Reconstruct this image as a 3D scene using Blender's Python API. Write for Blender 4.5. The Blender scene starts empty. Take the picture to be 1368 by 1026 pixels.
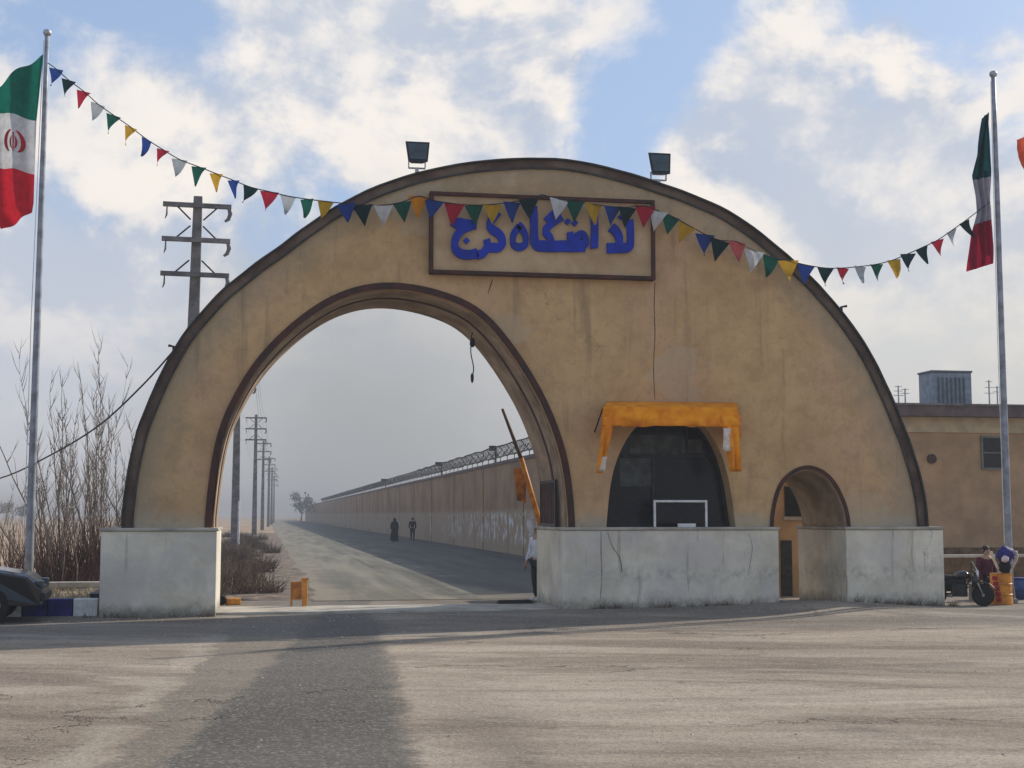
import bpy, bmesh, math, random
from mathutils import Vector, Matrix, noise
random.seed(7)
R = math.radians
sc = bpy.context.scene
COL = sc.collection

# ------------------------------------------------------------------ camera
HC, FP = 1.9, 1850.0
YAW, PITCH = R(10.05), math.atan(175/1850.0)
cam = bpy.data.cameras.new('camera'); cam.sensor_width = 36; cam.lens = FP/1368*36
cam.clip_start = 0.1; cam.clip_end = 6000
camo = bpy.data.objects.new('camera', cam); COL.objects.link(camo)
camo.location = (0, 0, HC); camo.rotation_euler = (R(90)+PITCH, 0, -YAW)
sc.camera = camo
_f = Vector((math.sin(YAW)*math.cos(PITCH), math.cos(YAW)*math.cos(PITCH), math.sin(PITCH)))
_r = Vector((math.cos(YAW), -math.sin(YAW), 0)); _u = _r.cross(_f)
def ray(x, y): return _f + _r*((x-684)/FP) - _u*((y-513)/FP)
def G(x, y, z=0.0):
    d = ray(x, y); return Vector((0, 0, HC)) + d*((z-HC)/d.z)
def P(x, y, Y):
    d = ray(x, y); return Vector((0, 0, HC)) + d*(Y/d.y)

# ------------------------------------------------------------------ sun + sky
SUNV = Vector((1.47, 0.74, 1.0)).normalized()
sl = bpy.data.lights.new('sun', 'SUN'); sl.energy = 3.6; sl.angle = R(0.6); sl.color = (1.0, 0.93, 0.82)
so = bpy.data.objects.new('sun', sl); COL.objects.link(so)
so.rotation_euler = (-SUNV).to_track_quat('-Z', 'Y').to_euler()
sc.view_settings.view_transform = 'Standard'; sc.view_settings.look = 'None'
sc.view_settings.gamma = 1; sc.view_settings.use_curve_mapping = False
sc.view_settings.exposure = 0.33
try:
    sc.cycles.max_bounces = 8; sc.cycles.volume_bounces = 1; sc.cycles.use_denoising = True
except Exception: pass

world = bpy.data.worlds.new('World'); sc.world = world; world.use_nodes = True
class NT:
    """tiny node helper"""
    def __init__(s, nt): s.nt = nt; s.N = nt.nodes; s.L = nt.links
    def node(s, t, **k):
        n = s.N.new(t)
        for a, b in k.items(): setattr(n, a, b)
        return n
    def put(s, sock, v):
        if isinstance(v, bpy.types.NodeSocket): s.L.new(v, sock)
        elif v is not None:
            if isinstance(v, (tuple, list)) and len(v) == 3 and sock.type == 'RGBA': v = (*v, 1)
            sock.default_value = v
    def math(s, op, a, b=None, c=None, clamp=False):
        n = s.node('ShaderNodeMath', operation=op, use_clamp=clamp)
        for i, v in enumerate((a, b, c)): s.put(n.inputs[i], v)
        return n.outputs[0]
    def vmath(s, op, a, b=None, out=0):
        n = s.node('ShaderNodeVectorMath', operation=op)
        s.put(n.inputs[0], a); s.put(n.inputs[1], b); return n.outputs[out]
    def mapr(s, v, a, b, c=0.0, d=1.0, smooth=True):
        n = s.node('ShaderNodeMapRange', interpolation_type='SMOOTHSTEP' if smooth else 'LINEAR')
        for i, x in enumerate((v, a, b, c, d)): s.put(n.inputs[i], x)
        return n.outputs[0]
    def mix(s, f, a, b, mode='MIX'):
        n = s.node('ShaderNodeMix', data_type='RGBA', blend_type=mode)
        s.put(n.inputs[0], f); s.put(n.inputs[6], a); s.put(n.inputs[7], b); return n.outputs[2]
    def noise(s, vec, scale, detail=4, rough=0.55, dist=0.0, out=0):
        n = s.node('ShaderNodeTexNoise'); s.put(n.inputs['Vector'], vec)
        n.inputs['Scale'].default_value = scale; n.inputs['Detail'].default_value = detail
        n.inputs['Roughness'].default_value = rough; n.inputs['Distortion'].default_value = dist
        return n.outputs[out]
    def vec(s, x, y, z):
        n = s.node('ShaderNodeCombineXYZ')
        for i, v in enumerate((x, y, z)): s.put(n.inputs[i], v)
        return n.outputs[0]
    def sep(s, v):
        n = s.node('ShaderNodeSeparateXYZ'); s.put(n.inputs[0], v); return n.outputs
    def scale(s, v, k):
        return s.vmath('MULTIPLY', v, k)

def lin(r, g, b):
    f = lambda c: c/255/12.92 if c/255 <= .04045 else ((c/255+.055)/1.055)**2.4
    return (f(r), f(g), f(b))

W = NT(world.node_tree)
bg = world.node_tree.nodes['Background']; bg.inputs[1].default_value = 0.10
sky = W.node('ShaderNodeTexSky', sky_type='NISHITA'); sky.sun_disc = False
sky.sun_elevation = math.asin(SUNV.z); sky.sun_rotation = math.atan2(SUNV.x, SUNV.y)
sky.air_density = 1.0; sky.dust_density = 1.5; sky.ozone_density = 2.0
tc = W.node('ShaderNodeTexCoord'); D = tc.outputs['Generated']
dx, dy, dz = W.sep(D)
zz = W.math('ADD', W.math('MAXIMUM', dz, 0.0), 0.16)
pv = W.vec(W.math('DIVIDE', dx, zz), W.math('DIVIDE', dy, zz), 0.0)
pv = W.vmath('ADD', pv, (3.1, 1.7, 0))
Ds = W.vmath('MULTIPLY', D, (1.0, 1.0, 1.3))
n1 = W.noise(Ds, 6.4, 9, 0.60, 0.15)
n1b = W.noise(W.vmath('ADD', Ds, (-0.022, 0.0, -0.030)), 6.4, 7, 0.60, 0.15)    # towards the light, for puff shading
warp = W.noise(D, 7.0, 4, 0.6, 0.0, out=1)
Dw = W.vmath('ADD', D, W.scale(W.vmath('SUBTRACT', warp, (0.5, 0.5, 0.5)), (0.085, 0.085, 0.085)))
cov = n1
def blob(px, py, rad, amt, inner=0.25):
    global cov
    c = ray(px, py).normalized()
    d = W.vmath('DISTANCE', Dw, tuple(c), out=1)
    m = W.mapr(d, rad*inner, rad, amt, 0.0)
    cov = W.math('ADD', cov, m)
u = 1/1850.0
for (px, py, r, a) in [(590, 80, 200, .20), (320, 130, 220, .17), (1110, 150, 230, .22), (950, 130, 150, .17), (690, 90, 190, .17), (60, 300, 260, .2), (1240, 330, 300, .2), (420, 10, 140, .12),
                       (1060, 215, 120, .14), (240, 30, 120, -.15), (900, 30, 130, -.12), (1330, 40, 120, -.08), (70, 40, 90, -.12), (850, 180, 90, -.08), (600, 20, 70, -.05), (980, 265, 130, -.08), (640, 330, 300, .10)]:
    blob(px, py, r*u*1.15, a)
hor = W.mapr(dz, 0.30, 0.03, 0.0, 0.34)
cov2 = W.math('ADD', cov, hor)
mask = W.mapr(cov2, 0.50, 0.71)
puff = W.mapr(W.math('SUBTRACT', n1b, n1), 0.09, -0.09)
soft = W.noise(D, 5.5, 5, 0.5)
soft2 = W.mapr(soft, 0.35, 0.68)
ccol = W.mix(puff, (4.2, 4.75, 5.75), (7.9, 7.4, 6.9))
ccol = W.mix(W.math('MULTIPLY', soft2, 0.40), ccol, (5.9, 6.0, 6.3))
# overcast veil low in the sky, cooler to the left, creamier to the right as seen towards +X
side = W.mapr(dx, -0.25, 0.55)
veil = W.mix(side, (5.3, 5.5, 6.1), (6.2, 6.0, 5.5))
veil = W.mix(W.mapr(soft, 0.3, 0.7), W.mix(0.25, veil, (4.3, 4.5, 4.8)), veil)
low = W.mapr(dz, 0.235, 0.06)
ccol = W.mix(W.math('MULTIPLY', low, 0.85), ccol, veil)
murk = W.mapr(dz, 0.13, 0.0)
ccol = W.mix(W.math('MULTIPLY', murk, 0.55), ccol, (4.5, 4.7, 4.95))
smog = W.mapr(W.vmath('DISTANCE', W.vmath('MULTIPLY', Dw, (1, 1, 0.85)), tuple(Vector(ray(500, 640)).normalized()*Vector((1, 1, 0.85))) if False else (ray(500, 640).normalized().x, ray(500, 640).normalized().y, ray(500, 640).normalized().z*0.85), out=1), 0.22, 0.02)
ccol = W.mix(W.math('MULTIPLY', smog, 0.88), ccol, (3.2, 3.3, 3.35))
blue = W.mix(0.62, sky.outputs[0], (3.5, 4.7, 6.9))
fin = W.mix(mask, blue, ccol)
W.L.new(fin, bg.inputs[0])

# ------------------------------------------------------------------ materials
MATS = {}
def base_mat(name):
    m = bpy.data.materials.new(name); m.use_nodes = True
    t = NT(m.node_tree); bs = m.node_tree.nodes['Principled BSDF']
    return m, t, bs
def mat(name, col, var=0.18, scale=6.0, rough=0.8, bump=0.15, bscale=40.0, metal=0.0, col2=None, spec=0.3):
    if name in MATS: return MATS[name]
    m, t, bs = base_mat(name)
    o = t.node('ShaderNodeTexCoord').outputs['Object']
    n = t.noise(o, scale, 6, 0.62)
    c2 = col2 or tuple(max(0, c*(1-var*1.6)) for c in col)
    c1 = tuple(min(1, c*(1+var*.6)) for c in col)
    t.put(bs.inputs['Base Color'], t.mix(t.mapr(n, 0.32, 0.68), c2, c1))
    bs.inputs['Roughness'].default_value = rough; bs.inputs['Metallic'].default_value = metal
    bs.inputs['Specular IOR Level'].default_value = spec
    if bump:
        b = t.node('ShaderNodeBump'); b.inputs['Strength'].default_value = bump; b.inputs['Distance'].default_value = 0.02
        t.put(b.inputs['Height'], t.noise(o, bscale, 5, 0.6)); t.put(bs.inputs['Normal'], b.outputs[0])
    MATS[name] = m; return m

def plaster():
    m, t, bs = base_mat('tan_plaster')
    o = t.node('ShaderNodeTexCoord').outputs['Object']
    x, y, z = t.sep(o)
    big = t.noise(o, 0.55, 6, 0.65, 0.4)
    c = t.mix(t.mapr(big, 0.3, 0.7), (0.49, 0.315, 0.150), (0.66, 0.435, 0.215))
    pink = t.noise(t.vmath('ADD', o, (11, 3, 5)), 0.38, 4, 0.6)
    c = t.mix(t.math('MULTIPLY', t.mapr(pink, 0.42, 0.66), 0.55), c, (0.62, 0.375, 0.235))
    mid = t.noise(o, 2.6, 7, 0.7)
    c = t.mix(t.mapr(mid, 0.42, 0.66, 0.0, 0.36), c, (0.36, 0.235, 0.115))
    # grey-green weathered band round the crown and pale repair patches
    r = t.math('SQRT', t.math('ADD', t.math('POWER', t.math('DIVIDE', t.math('SUBTRACT', x, 5.35), 7.95), 2.0), t.math('POWER', t.math('DIVIDE', t.math('SUBTRACT', z, 1.66), 7.3), 2.0)))
    band = t.math('MULTIPLY', t.mapr(t.math('ADD', r, t.math('MULTIPLY', t.math('SUBTRACT', mid, 0.5), 0.10)), 0.87, 0.97), 0.6)
    c = t.mix(band, c, (0.31, 0.27, 0.19))
    # runs of rainwater
    st = t.noise(t.vmath('MULTIPLY', o, (2.3, 2.3, 0.16)), 1.6, 5, 0.6)
    c = t.mix(t.mapr(st, 0.56, 0.74, 0.0, 0.5), c, (0.20, 0.14, 0.085))
    # pale salts just above the plinth
    salt = t.math('MULTIPLY', t.mapr(t.math('ADD', z, t.math('MULTIPLY', mid, -0.7)), 1.75, 1.35), 0.65)
    c = t.mix(salt, c, (0.42, 0.39, 0.30))
    # fine cracks
    v = t.node('ShaderNodeTexVoronoi', feature='DISTANCE_TO_EDGE'); t.put(v.inputs['Vector'], t.vmath('ADD', o, t.scale(t.noise(o, 3, 4, 0.6, out=1), (0.5, 0.5, 0.5)))); v.inputs['Scale'].default_value = 0.42
    cr = t.math('MULTIPLY', t.mapr(v.outputs[0], 0.005, 0.0), t.mapr(big, 0.54, 0.62))
    sp_ = t.noise(t.vmath('ADD', o, (2, 8, 3)), 7.5, 8, 0.75)
    c = t.mix(t.mapr(sp_, 0.52, 0.68, 0.0, 0.35), c, (0.33, 0.22, 0.12))
    c = t.mix(t.mapr(sp_, 0.44, 0.30, 0.0, 0.35), c, (0.68, 0.50, 0.32))
    rp = t.node('ShaderNodeTexVoronoi'); t.put(rp.inputs['Vector'], t.vmath('ADD', o, t.scale(t.noise(o, 2.2, 5, 0.6, out=1), (0.9, 0.9, 0.9)))); rp.inputs['Scale'].default_value = 0.55
    pr_ = t.math('MULTIPLY', t.mapr(rp.outputs['Distance'], 0.34, 0.30), t.mapr(t.sep(rp.outputs['Color'])[0], 0.72, 0.74))
    c = t.mix(t.math('MULTIPLY', pr_, 0.45), c, (0.50, 0.40, 0.28))
    c = t.mix(t.math('MULTIPLY', cr, 0.35), c, (0.16, 0.11, 0.075))
    t.put(bs.inputs['Base Color'], c); bs.inputs['Roughness'].default_value = 0.92; bs.inputs['Specular IOR Level'].default_value = 0.15
    b = t.node('ShaderNodeBump'); b.inputs['Strength'].default_value = 0.5; b.inputs['Distance'].default_value = 0.03
    t.put(b.inputs['Height'], t.math('ADD', t.noise(o, 9, 8, 0.7), t.math('MULTIPLY', cr, -0.6)))
    t.put(bs.inputs['Normal'], b.outputs[0]); return m

def whitewash():
    m, t, bs = base_mat('dirty_whitewash')
    o = t.node('ShaderNodeTexCoord').outputs['Object']
    x, y, z = t.sep(o)
    a = t.noise(o, 1.1, 7, 0.68, 0.3); f = t.noise(o, 5.5, 7, 0.7)
    c = t.mix(t.mapr(a, 0.3, 0.7), (0.58, 0.53, 0.41), (0.80, 0.745, 0.61))
    c = t.mix(t.mapr(t.noise(t.vmath('ADD', o, (4, 9, 2)), 0.8, 4, 0.6), 0.45, 0.65, 0, 0.5), c, (0.52, 0.48, 0.46))
    d = t.math('MULTIPLY', t.mapr(t.math('ABSOLUTE', t.math('SUBTRACT', z, 0.72)), 0.30, 0.0), t.mapr(f, 0.42, 0.68))
    c = t.mix(t.math('MULTIPLY', d, t.mapr(x, 4, 9, 0.18, 0.55)), c, (0.25, 0.245, 0.24))
    foot = t.mapr(t.math('ADD', z, t.math('MULTIPLY', f, -0.5)), 0.10, -0.22)
    c = t.mix(t.math('MULTIPLY', foot, 0.75), c, (0.16, 0.15, 0.12))
    st = t.noise(t.vmath('MULTIPLY', o, (2.6, 2.6, 0.2)), 2.0, 5, 0.65)
    c = t.mix(t.mapr(st, 0.58, 0.72, 0.0, 0.6), c, (0.22, 0.20, 0.17))
    v = t.node('ShaderNodeTexVoronoi', feature='DISTANCE_TO_EDGE'); t.put(v.inputs['Vector'], t.vmath('ADD', o, t.scale(t.noise(o, 2.5, 4, 0.6, out=1), (0.7, 0.7, 0.7)))); v.inputs['Scale'].default_value = 0.55
    cr = t.math('MULTIPLY', t.mapr(v.outputs[0], 0.006, 0.0), t.mapr(a, 0.56, 0.64))
    c = t.mix(t.math('MULTIPLY', cr, 0.35), c, (0.16, 0.15, 0.13))
    t.put(bs.inputs['Base Color'], c); bs.inputs['Roughness'].default_value = 0.9; bs.inputs['Specular IOR Level'].default_value = 0.2
    b = t.node('ShaderNodeBump'); b.inputs['Strength'].default_value = 0.5; b.inputs['Distance'].default_value = 0.03
    t.put(b.inputs['Height'], t.math('ADD', f, t.math('MULTIPLY', cr, -0.8))); t.put(bs.inputs['Normal'], b.outputs[0]); return m

def yard_mat():
    m, t, bs = base_mat('dusty_asphalt')
    o = t.node('ShaderNodeTexCoord').outputs['Object']
    x, y, z = t.sep(o)
    wob = t.math('MULTIPLY', t.math('SUBTRACT', t.noise(o, 0.9, 8, 0.75), 0.5), 0.85)
    xw = t.math('ADD', x, wob)
    big = t.noise(t.vmath('MULTIPLY', o, (0.35, 1.0, 1)), 0.42, 6, 0.6, 0.5)
    c = t.mix(t.mapr(big, 0.32, 0.66), (0.315, 0.250, 0.182), (0.47, 0.382, 0.288))
    # swept streaks of dust running across
    rot = t.node('ShaderNodeVectorRotate', rotation_type='Z_AXIS'); t.put(rot.inputs['Vector'], o); rot.inputs['Angle'].default_value = R(14)
    s1 = t.noise(t.vmath('MULTIPLY', rot.outputs[0], (0.30, 1.0, 1)), 0.9, 8, 0.66, 0.9)
    c = t.mix(t.mapr(s1, 0.46, 0.68, 0, 0.6), c, (0.19, 0.145, 0.105))
    c = t.mix(t.mapr(s1, 0.45, 0.25, 0, 0.5), c, (0.46, 0.39, 0.31))
    pt = t.noise(t.vmath('ADD', o, (5, 1, 0)), 0.55, 5, 0.6, 0.3)
    c = t.mix(t.mapr(pt, 0.56, 0.72, 0, 0.6), c, (0.15, 0.13, 0.11))
    # the bare lane into the gate: a mid strip and a dark strip
    yy = t.math('SUBTRACT', y, 21.0)
    e1 = t.math('ADD', t.math('MULTIPLY', yy, 0.05), -0.66)
    e2 = t.math('ADD', t.math('MULTIPLY', yy, 0.118), 0.40)
    e3 = t.math('ADD', t.math('MULTIPLY', yy, 0.055), 1.82)
    a1 = t.math('SUBTRACT', xw, e1); a2 = t.math('SUBTRACT', xw, e2); a3 = t.math('SUBTRACT', e3, xw)
    inlane = t.math('MULTIPLY', t.mapr(a1, -0.02, 0.04), t.mapr(a3, -0.04, 0.14))
    dark = t.math('MULTIPLY', t.mapr(a2, -0.05, 0.12), t.mapr(a3, -0.05, 0.30))
    c = t.mix(t.math('MULTIPLY', inlane, 0.72), c, (0.205, 0.175, 0.135))
    c = t.mix(t.math('MULTIPLY', dark, 0.86), c, t.mix(t.mapr(big, 0.3, 0.7), (0.088, 0.083, 0.074), (0.13, 0.122, 0.108)))
    lip = t.math('MULTIPLY', t.mapr(t.math('ABSOLUTE', t.math('ADD', a1, 0.22)), 0.28, 0.0), 0.6)
    c = t.mix(lip, c, (0.47, 0.40, 0.31))
    c = t.mix(t.math('MULTIPLY', t.mapr(t.math('ABSOLUTE', t.math('ADD', a3, 0.6)), 0.75, 0.0), t.mapr(y, 17.5, 12.5, 0, 0.55)), c, (0.16, 0.125, 0.095))
    # tar spill by the gateway
    tv = t.vmath('DISTANCE', t.vmath('MULTIPLY', o, (1, 0.55, 0)), (1.35, 12.9, 0), out=1)
    c = t.mix(t.mapr(t.math('ADD', tv, wob), 1.1, 0.5, 0, 0.7), c, (0.05, 0.048, 0.045))
    # gate's cast shadow painted into the ground: darker strip along its front
    c = t.mix(t.math('MULTIPLY', t.mapr(t.math('ADD', y, wob), 21.6, 22.4), 0.65), c, (0.17, 0.16, 0.14))
    # cracks
    v = t.node('ShaderNodeTexVoronoi', feature='DISTANCE_TO_EDGE'); t.put(v.inputs['Vector'], t.vmath('ADD', t.vmath('MULTIPLY', o, (0.5, 1, 1)), t.scale(t.noise(o, 1.4, 5, 0.65, out=1), (1.3, 1.3, 0)))); v.inputs['Scale'].default_value = 0.21
    cr = t.math('MULTIPLY', t.mapr(v.outputs[0], 0.006, 0.0), t.mapr(t.noise(o, 0.5, 3, 0.5), 0.46, 0.56))
    c = t.mix(t.math('MULTIPLY', cr, 0.7), c, (0.08, 0.065, 0.05))
    arc = t.vmath('DISTANCE', t.vmath('ADD', t.vmath('MULTIPLY', o, (1, 1, 0)), t.scale(t.noise(o, 0.4, 3, 0.5, out=1), (0.8, 0.8, 0))), (9.0, 58.0, 0), out=1)
    tr = t.noise(t.vec(t.math('MULTIPLY', arc, 2.1), t.math('MULTIPLY', x, 0.05), 0.0), 1.0, 6, 0.7)
    c = t.mix(t.mapr(tr, 0.50, 0.66, 0, 0.42), c, (0.15, 0.122, 0.095))
    c = t.mix(t.math('MULTIPLY', t.mapr(tr, 0.42, 0.28, 0, 0.35), t.math('SUBTRACT', 1.0, inlane)), c, (0.50, 0.41, 0.315))
    md = t.noise(t.vmath('MULTIPLY', o, (0.7, 1.0, 1)), 3.2, 8, 0.75)
    mac = t.noise(t.vmath('ADD', t.vmath('MULTIPLY', rot.outputs[0], (0.22, 0.75, 1)), (3, 3, 0)), 0.55, 5, 0.6, 1.2)
    c = t.mix(t.math('MULTIPLY', t.mapr(mac, 0.49, 0.62, 0, 0.72), t.math('SUBTRACT', 1.0, inlane)), c, (0.18, 0.135, 0.10))
    c = t.mix(t.math('MULTIPLY', t.mapr(mac, 0.46, 0.34, 0, 0.4), t.math('SUBTRACT', 1.0, inlane)), c, (0.54, 0.445, 0.345))
    c = t.mix(t.mapr(md, 0.52, 0.72, 0, 0.45), c, (0.16, 0.13, 0.105))
    fine = t.noise(o, 26, 6, 0.75)
    c = t.mix(t.mapr(fine, 0.5, 0.70, 0, 0.36), c, (0.14, 0.12, 0.10))
    c = t.mix(t.mapr(fine, 0.45, 0.28, 0, 0.36), c, (0.55, 0.48, 0.40))
    ag = t.node('ShaderNodeTexVoronoi'); t.put(ag.inputs['Vector'], o); ag.inputs['Scale'].default_value = 42
    c = t.mix(t.mapr(t.sep(ag.outputs['Color'])[0], 0.75, 0.95, 0, 0.30), c, (0.58, 0.50, 0.41))
    c = t.mix(t.mapr(t.sep(ag.outputs['Color'])[1], 0.75, 0.95, 0, 0.35), c, (0.10, 0.085, 0.07))
    oil = t.noise(t.vmath('ADD', o, (9, 2, 0)), 1.7, 4, 0.55)
    c = t.mix(t.mapr(oil, 0.66, 0.72, 0, 0.5), c, (0.09, 0.075, 0.06))
    t.put(bs.inputs['Base Color'], c); bs.inputs['Roughness'].default_value = 0.93; bs.inputs['Specular IOR Level'].default_value = 0.15
    b = t.node('ShaderNodeBump'); b.inputs['Strength'].default_value = 0.8; b.inputs['Distance'].default_value = 0.04
    h = t.math('ADD', t.math('MULTIPLY', fine, 0.6), t.math('ADD', t.math('MULTIPLY', md, 1.6), t.math('MULTIPLY', cr, -1.0)))
    t.put(b.inputs['Height'], h); t.put(bs.inputs['Normal'], b.outputs[0]); return m

def inner_road_mat():
    m, t, bs = base_mat('pale_road')
    o = t.node('ShaderNodeTexCoord').outputs['Object']
    s1 = t.noise(t.vmath('MULTIPLY', o, (1.2, 0.09, 1)), 1.0, 6, 0.6, 0.4)
    c = t.mix(t.mapr(s1, 0.33, 0.66), (0.11, 0.10, 0.072), (0.22, 0.195, 0.14))
    n = t.noise(o, 0.5, 6, 0.65)
    c = t.mix(t.mapr(n, 0.5, 0.72, 0, 0.5), c, (0.12, 0.11, 0.085))
    x, y, z = t.sep(o)
    c = t.mix(t.mapr(t.math('ADD', x, t.math('MULTIPLY', t.math('SUBTRACT', n, 0.5), 5.0)), 4.6, 6.2, 0, 0.62), c, (0.055, 0.052, 0.05))  # perimeter wall's shadow deepened in the road colour
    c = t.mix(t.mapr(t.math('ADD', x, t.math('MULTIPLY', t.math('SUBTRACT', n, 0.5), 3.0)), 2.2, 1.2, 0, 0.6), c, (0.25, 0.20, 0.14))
    t.put(bs.inputs['Base Color'], c); bs.inputs['Roughness'].default_value = 0.95
    b = t.node('ShaderNodeBump'); b.inputs['Strength'].default_value = 0.6; b.inputs['Distance'].default_value = 0.05
    t.put(b.inputs['Height'], t.noise(o, 7, 8, 0.75)); t.put(bs.inputs['Normal'], b.outputs[0]); return m

def ground_mat():
    m, t, bs = base_mat('dry_field')
    o = t.node('ShaderNodeTexCoord').outputs['Object']
    n = t.noise(o, 0.08, 8, 0.65, 0.5); k = t.noise(o, 0.9, 7, 0.7)
    c = t.mix(t.mapr(n, 0.35, 0.65), (0.27, 0.175, 0.105), (0.46, 0.31, 0.18))
    c = t.mix(t.mapr(k, 0.45, 0.7, 0, 0.6), c, (0.16, 0.11, 0.075))
    t.put(bs.inputs['Base Color'], c); bs.inputs['Roughness'].default_value = 0.95
    b = t.node('ShaderNodeBump'); b.inputs['Strength'].default_value = 0.8; b.inputs['Distance'].default_value = 0.12
    t.put(b.inputs['Height'], k); t.put(bs.inputs['Normal'], b.outputs[0]); return m

def perimeter_mat():
    m, t, bs = base_mat('perimeter_plaster')
    o = t.node('ShaderNodeTexCoord').outputs['Object']
    x, y, z = t.sep(o)
    n = t.noise(o, 0.35, 6, 0.65, 0.3); k = t.noise(o, 1.6, 6, 0.7)
    c = t.mix(t.mapr(n, 0.35, 0.65), (0.22, 0.135, 0.075), (0.36, 0.225, 0.125))
    lowm = t.mapr(t.math('ADD', z, t.math('MULTIPLY', k, 0.9)), 2.75, 2.35)
    c = t.mix(t.math('MULTIPLY', lowm, 0.8), c, (0.38, 0.285, 0.195))
    wp = t.math('MULTIPLY', t.math('MULTIPLY', lowm, t.mapr(k, 0.50, 0.60)), t.mapr(z, 0.3, 0.9))
    c = t.mix(t.math('MULTIPLY', t.math('MULTIPLY', wp, t.mapr(y, 105, 62)), 0.9), c, (0.66, 0.66, 0.64))
    st = t.noise(t.vmath('MULTIPLY', o, (1, 0.9, 0.1)), 1.0, 5, 0.6)
    c = t.mix(t.mapr(st, 0.55, 0.72, 0, 0.5), c, (0.17, 0.115, 0.08))
    t.put(bs.inputs['Base Color'], c); bs.inputs['Roughness'].default_value = 0.95
    b = t.node('ShaderNodeBump'); b.inputs['Strength'].default_value = 0.5; b.inputs['Distance'].default_value = 0.04
    t.put(b.inputs['Height'], k); t.put(bs.inputs['Normal'], b.outputs[0]); return m

M_PL, M_WW, M_YARD, M_ROAD, M_GR, M_PER = plaster(), whitewash(), yard_mat(), inner_road_mat(), ground_mat(), perimeter_mat()
M_RIM = mat('dark_brown_paint', (0.062, 0.036, 0.028), 0.35, 1.1, 0.85, 0.5, 9, col2=(0.185, 0.135, 0.10))
M_RIMTOP = mat('roof_bitumen', (0.06, 0.055, 0.05), 0.3, 3, 0.85, 0.3)
M_LINE = mat('maroon_edge_paint', (0.075, 0.022, 0.014), 0.4, 2.5, 0.7, 0.3, col2=(0.035, 0.02, 0.016))
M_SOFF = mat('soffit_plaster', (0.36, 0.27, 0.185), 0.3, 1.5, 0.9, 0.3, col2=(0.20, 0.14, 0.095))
M_SIGN = mat('cream_sign_panel', (0.50, 0.36, 0.215), 0.2, 1.2, 0.8, 0.2, col2=(0.40, 0.26, 0.14))
M_BLUE = mat('royal_blue_enamel', (0.002, 0.028, 0.36), 0.2, 3, 0.6, 0.05)
M_GAL = mat('galvanised_steel', (0.42, 0.43, 0.44), 0.2, 5, 0.45, 0.05, metal=0.6)
M_POLE = mat('grey_pole_paint', (0.30, 0.32, 0.36), 0.25, 4, 0.5, 0.05, metal=0.2)
M_DKM = mat('dark_metal', (0.028, 0.030, 0.034), 0.3, 8, 0.5, 0.05, metal=0.3)
M_WHT = mat('white_metal_paint', (0.74, 0.74, 0.72), 0.12, 8, 0.5, 0.05)
M_CONC = mat('weathered_concrete', (0.20, 0.19, 0.185), 0.3, 2.5, 0.9, 0.3)
M_PALEC = mat('pale_concrete', (0.46, 0.42, 0.35), 0.2, 2.0, 0.9, 0.3)
M_ORG = mat('orange_fabric', (0.86, 0.32, 0.008), 0.2, 3.5, 0.85, 0.25, 18, col2=(0.72, 0.20, 0.004))
M_ORGP = mat('orange_paint', (0.62, 0.25, 0.02), 0.25, 6, 0.5, 0.05, col2=(0.42, 0.14, 0.02))
M_CLW = mat('washed_out_fabric', (0.70, 0.60, 0.50), 0.2, 9, 0.85, 0.1)
M_BARK = mat('bare_bark', (0.26, 0.20, 0.15), 0.4, 3, 0.95, 0.2)
M_TWIG = mat('grey_twigs', (0.30, 0.25, 0.20), 0.3, 2, 0.95, 0)
M_REDW = mat('reddish_brush', (0.13, 0.06, 0.045), 0.4, 2, 0.95, 0)
M_DRY = mat('dry_weeds', (0.20, 0.145, 0.10), 0.4, 1.2, 0.95, 0, col2=(0.07, 0.05, 0.036))
M_STRAW = mat('straw', (0.52, 0.44, 0.28), 0.3, 3, 0.95, 0)
M_SKIN = mat('skin', (0.42, 0.25, 0.17), 0.1, 8, 0.6, 0)
M_HAIR = mat('black_hair', (0.012, 0.010, 0.009), 0.2, 20, 0.7, 0)
M_BLK = mat('black_cloth', (0.012, 0.012, 0.014), 0.3, 8, 0.9, 0.1)
M_MAR = mat('maroon_cloth', (0.085, 0.012, 0.03), 0.25, 8, 0.9, 0.1)
M_SHRT = mat('pale_blue_shirt', (0.62, 0.66, 0.74), 0.1, 8, 0.85, 0.1)
M_TRS = mat('dark_trousers', (0.03, 0.03, 0.035), 0.2, 8, 0.9, 0.1)
M_SHOE = mat('white_shoes', (0.72, 0.71, 0.68), 0.1, 8, 0.5, 0)
M_TAN2 = mat('tan_render', (0.44, 0.285, 0.155), 0.16, 1.0, 0.9, 0.25, col2=(0.33, 0.215, 0.12))
M_CREAM = mat('cream_band', (0.52, 0.43, 0.27), 0.15, 1.5, 0.9, 0.2)
M_EAVE = mat('mauve_brown_fascia', (0.13, 0.095, 0.09), 0.25, 2.0, 0.8, 0.2)
M_HAZB = mat('tyre_rubber', (0.012, 0.012, 0.012), 0.2, 8, 0.8, 0.1)
M_CARP = mat('black_car_paint', (0.008, 0.008, 0.011), 0.1, 3, 0.15, 0, spec=0.6)
M_GREY = mat('cooler_grey', (0.24, 0.28, 0.33), 0.2, 4, 0.55, 0.05, metal=0.2)
M_COOLD = mat('cooler_louvre', (0.115, 0.14, 0.16), 0.2, 4, 0.6, 0)
M_PBLUE = mat('planter_blue', (0.018, 0.018, 0.16), 0.3, 6, 0.6, 0.15)
M_BRICK = mat('brown_brick', (0.17, 0.105, 0.05), 0.35, 3.5, 0.9, 0.4)
M_LEAFG = mat('grey_green_leaf', (0.05, 0.07, 0.045), 0.3, 2, 0.8, 0)
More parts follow.
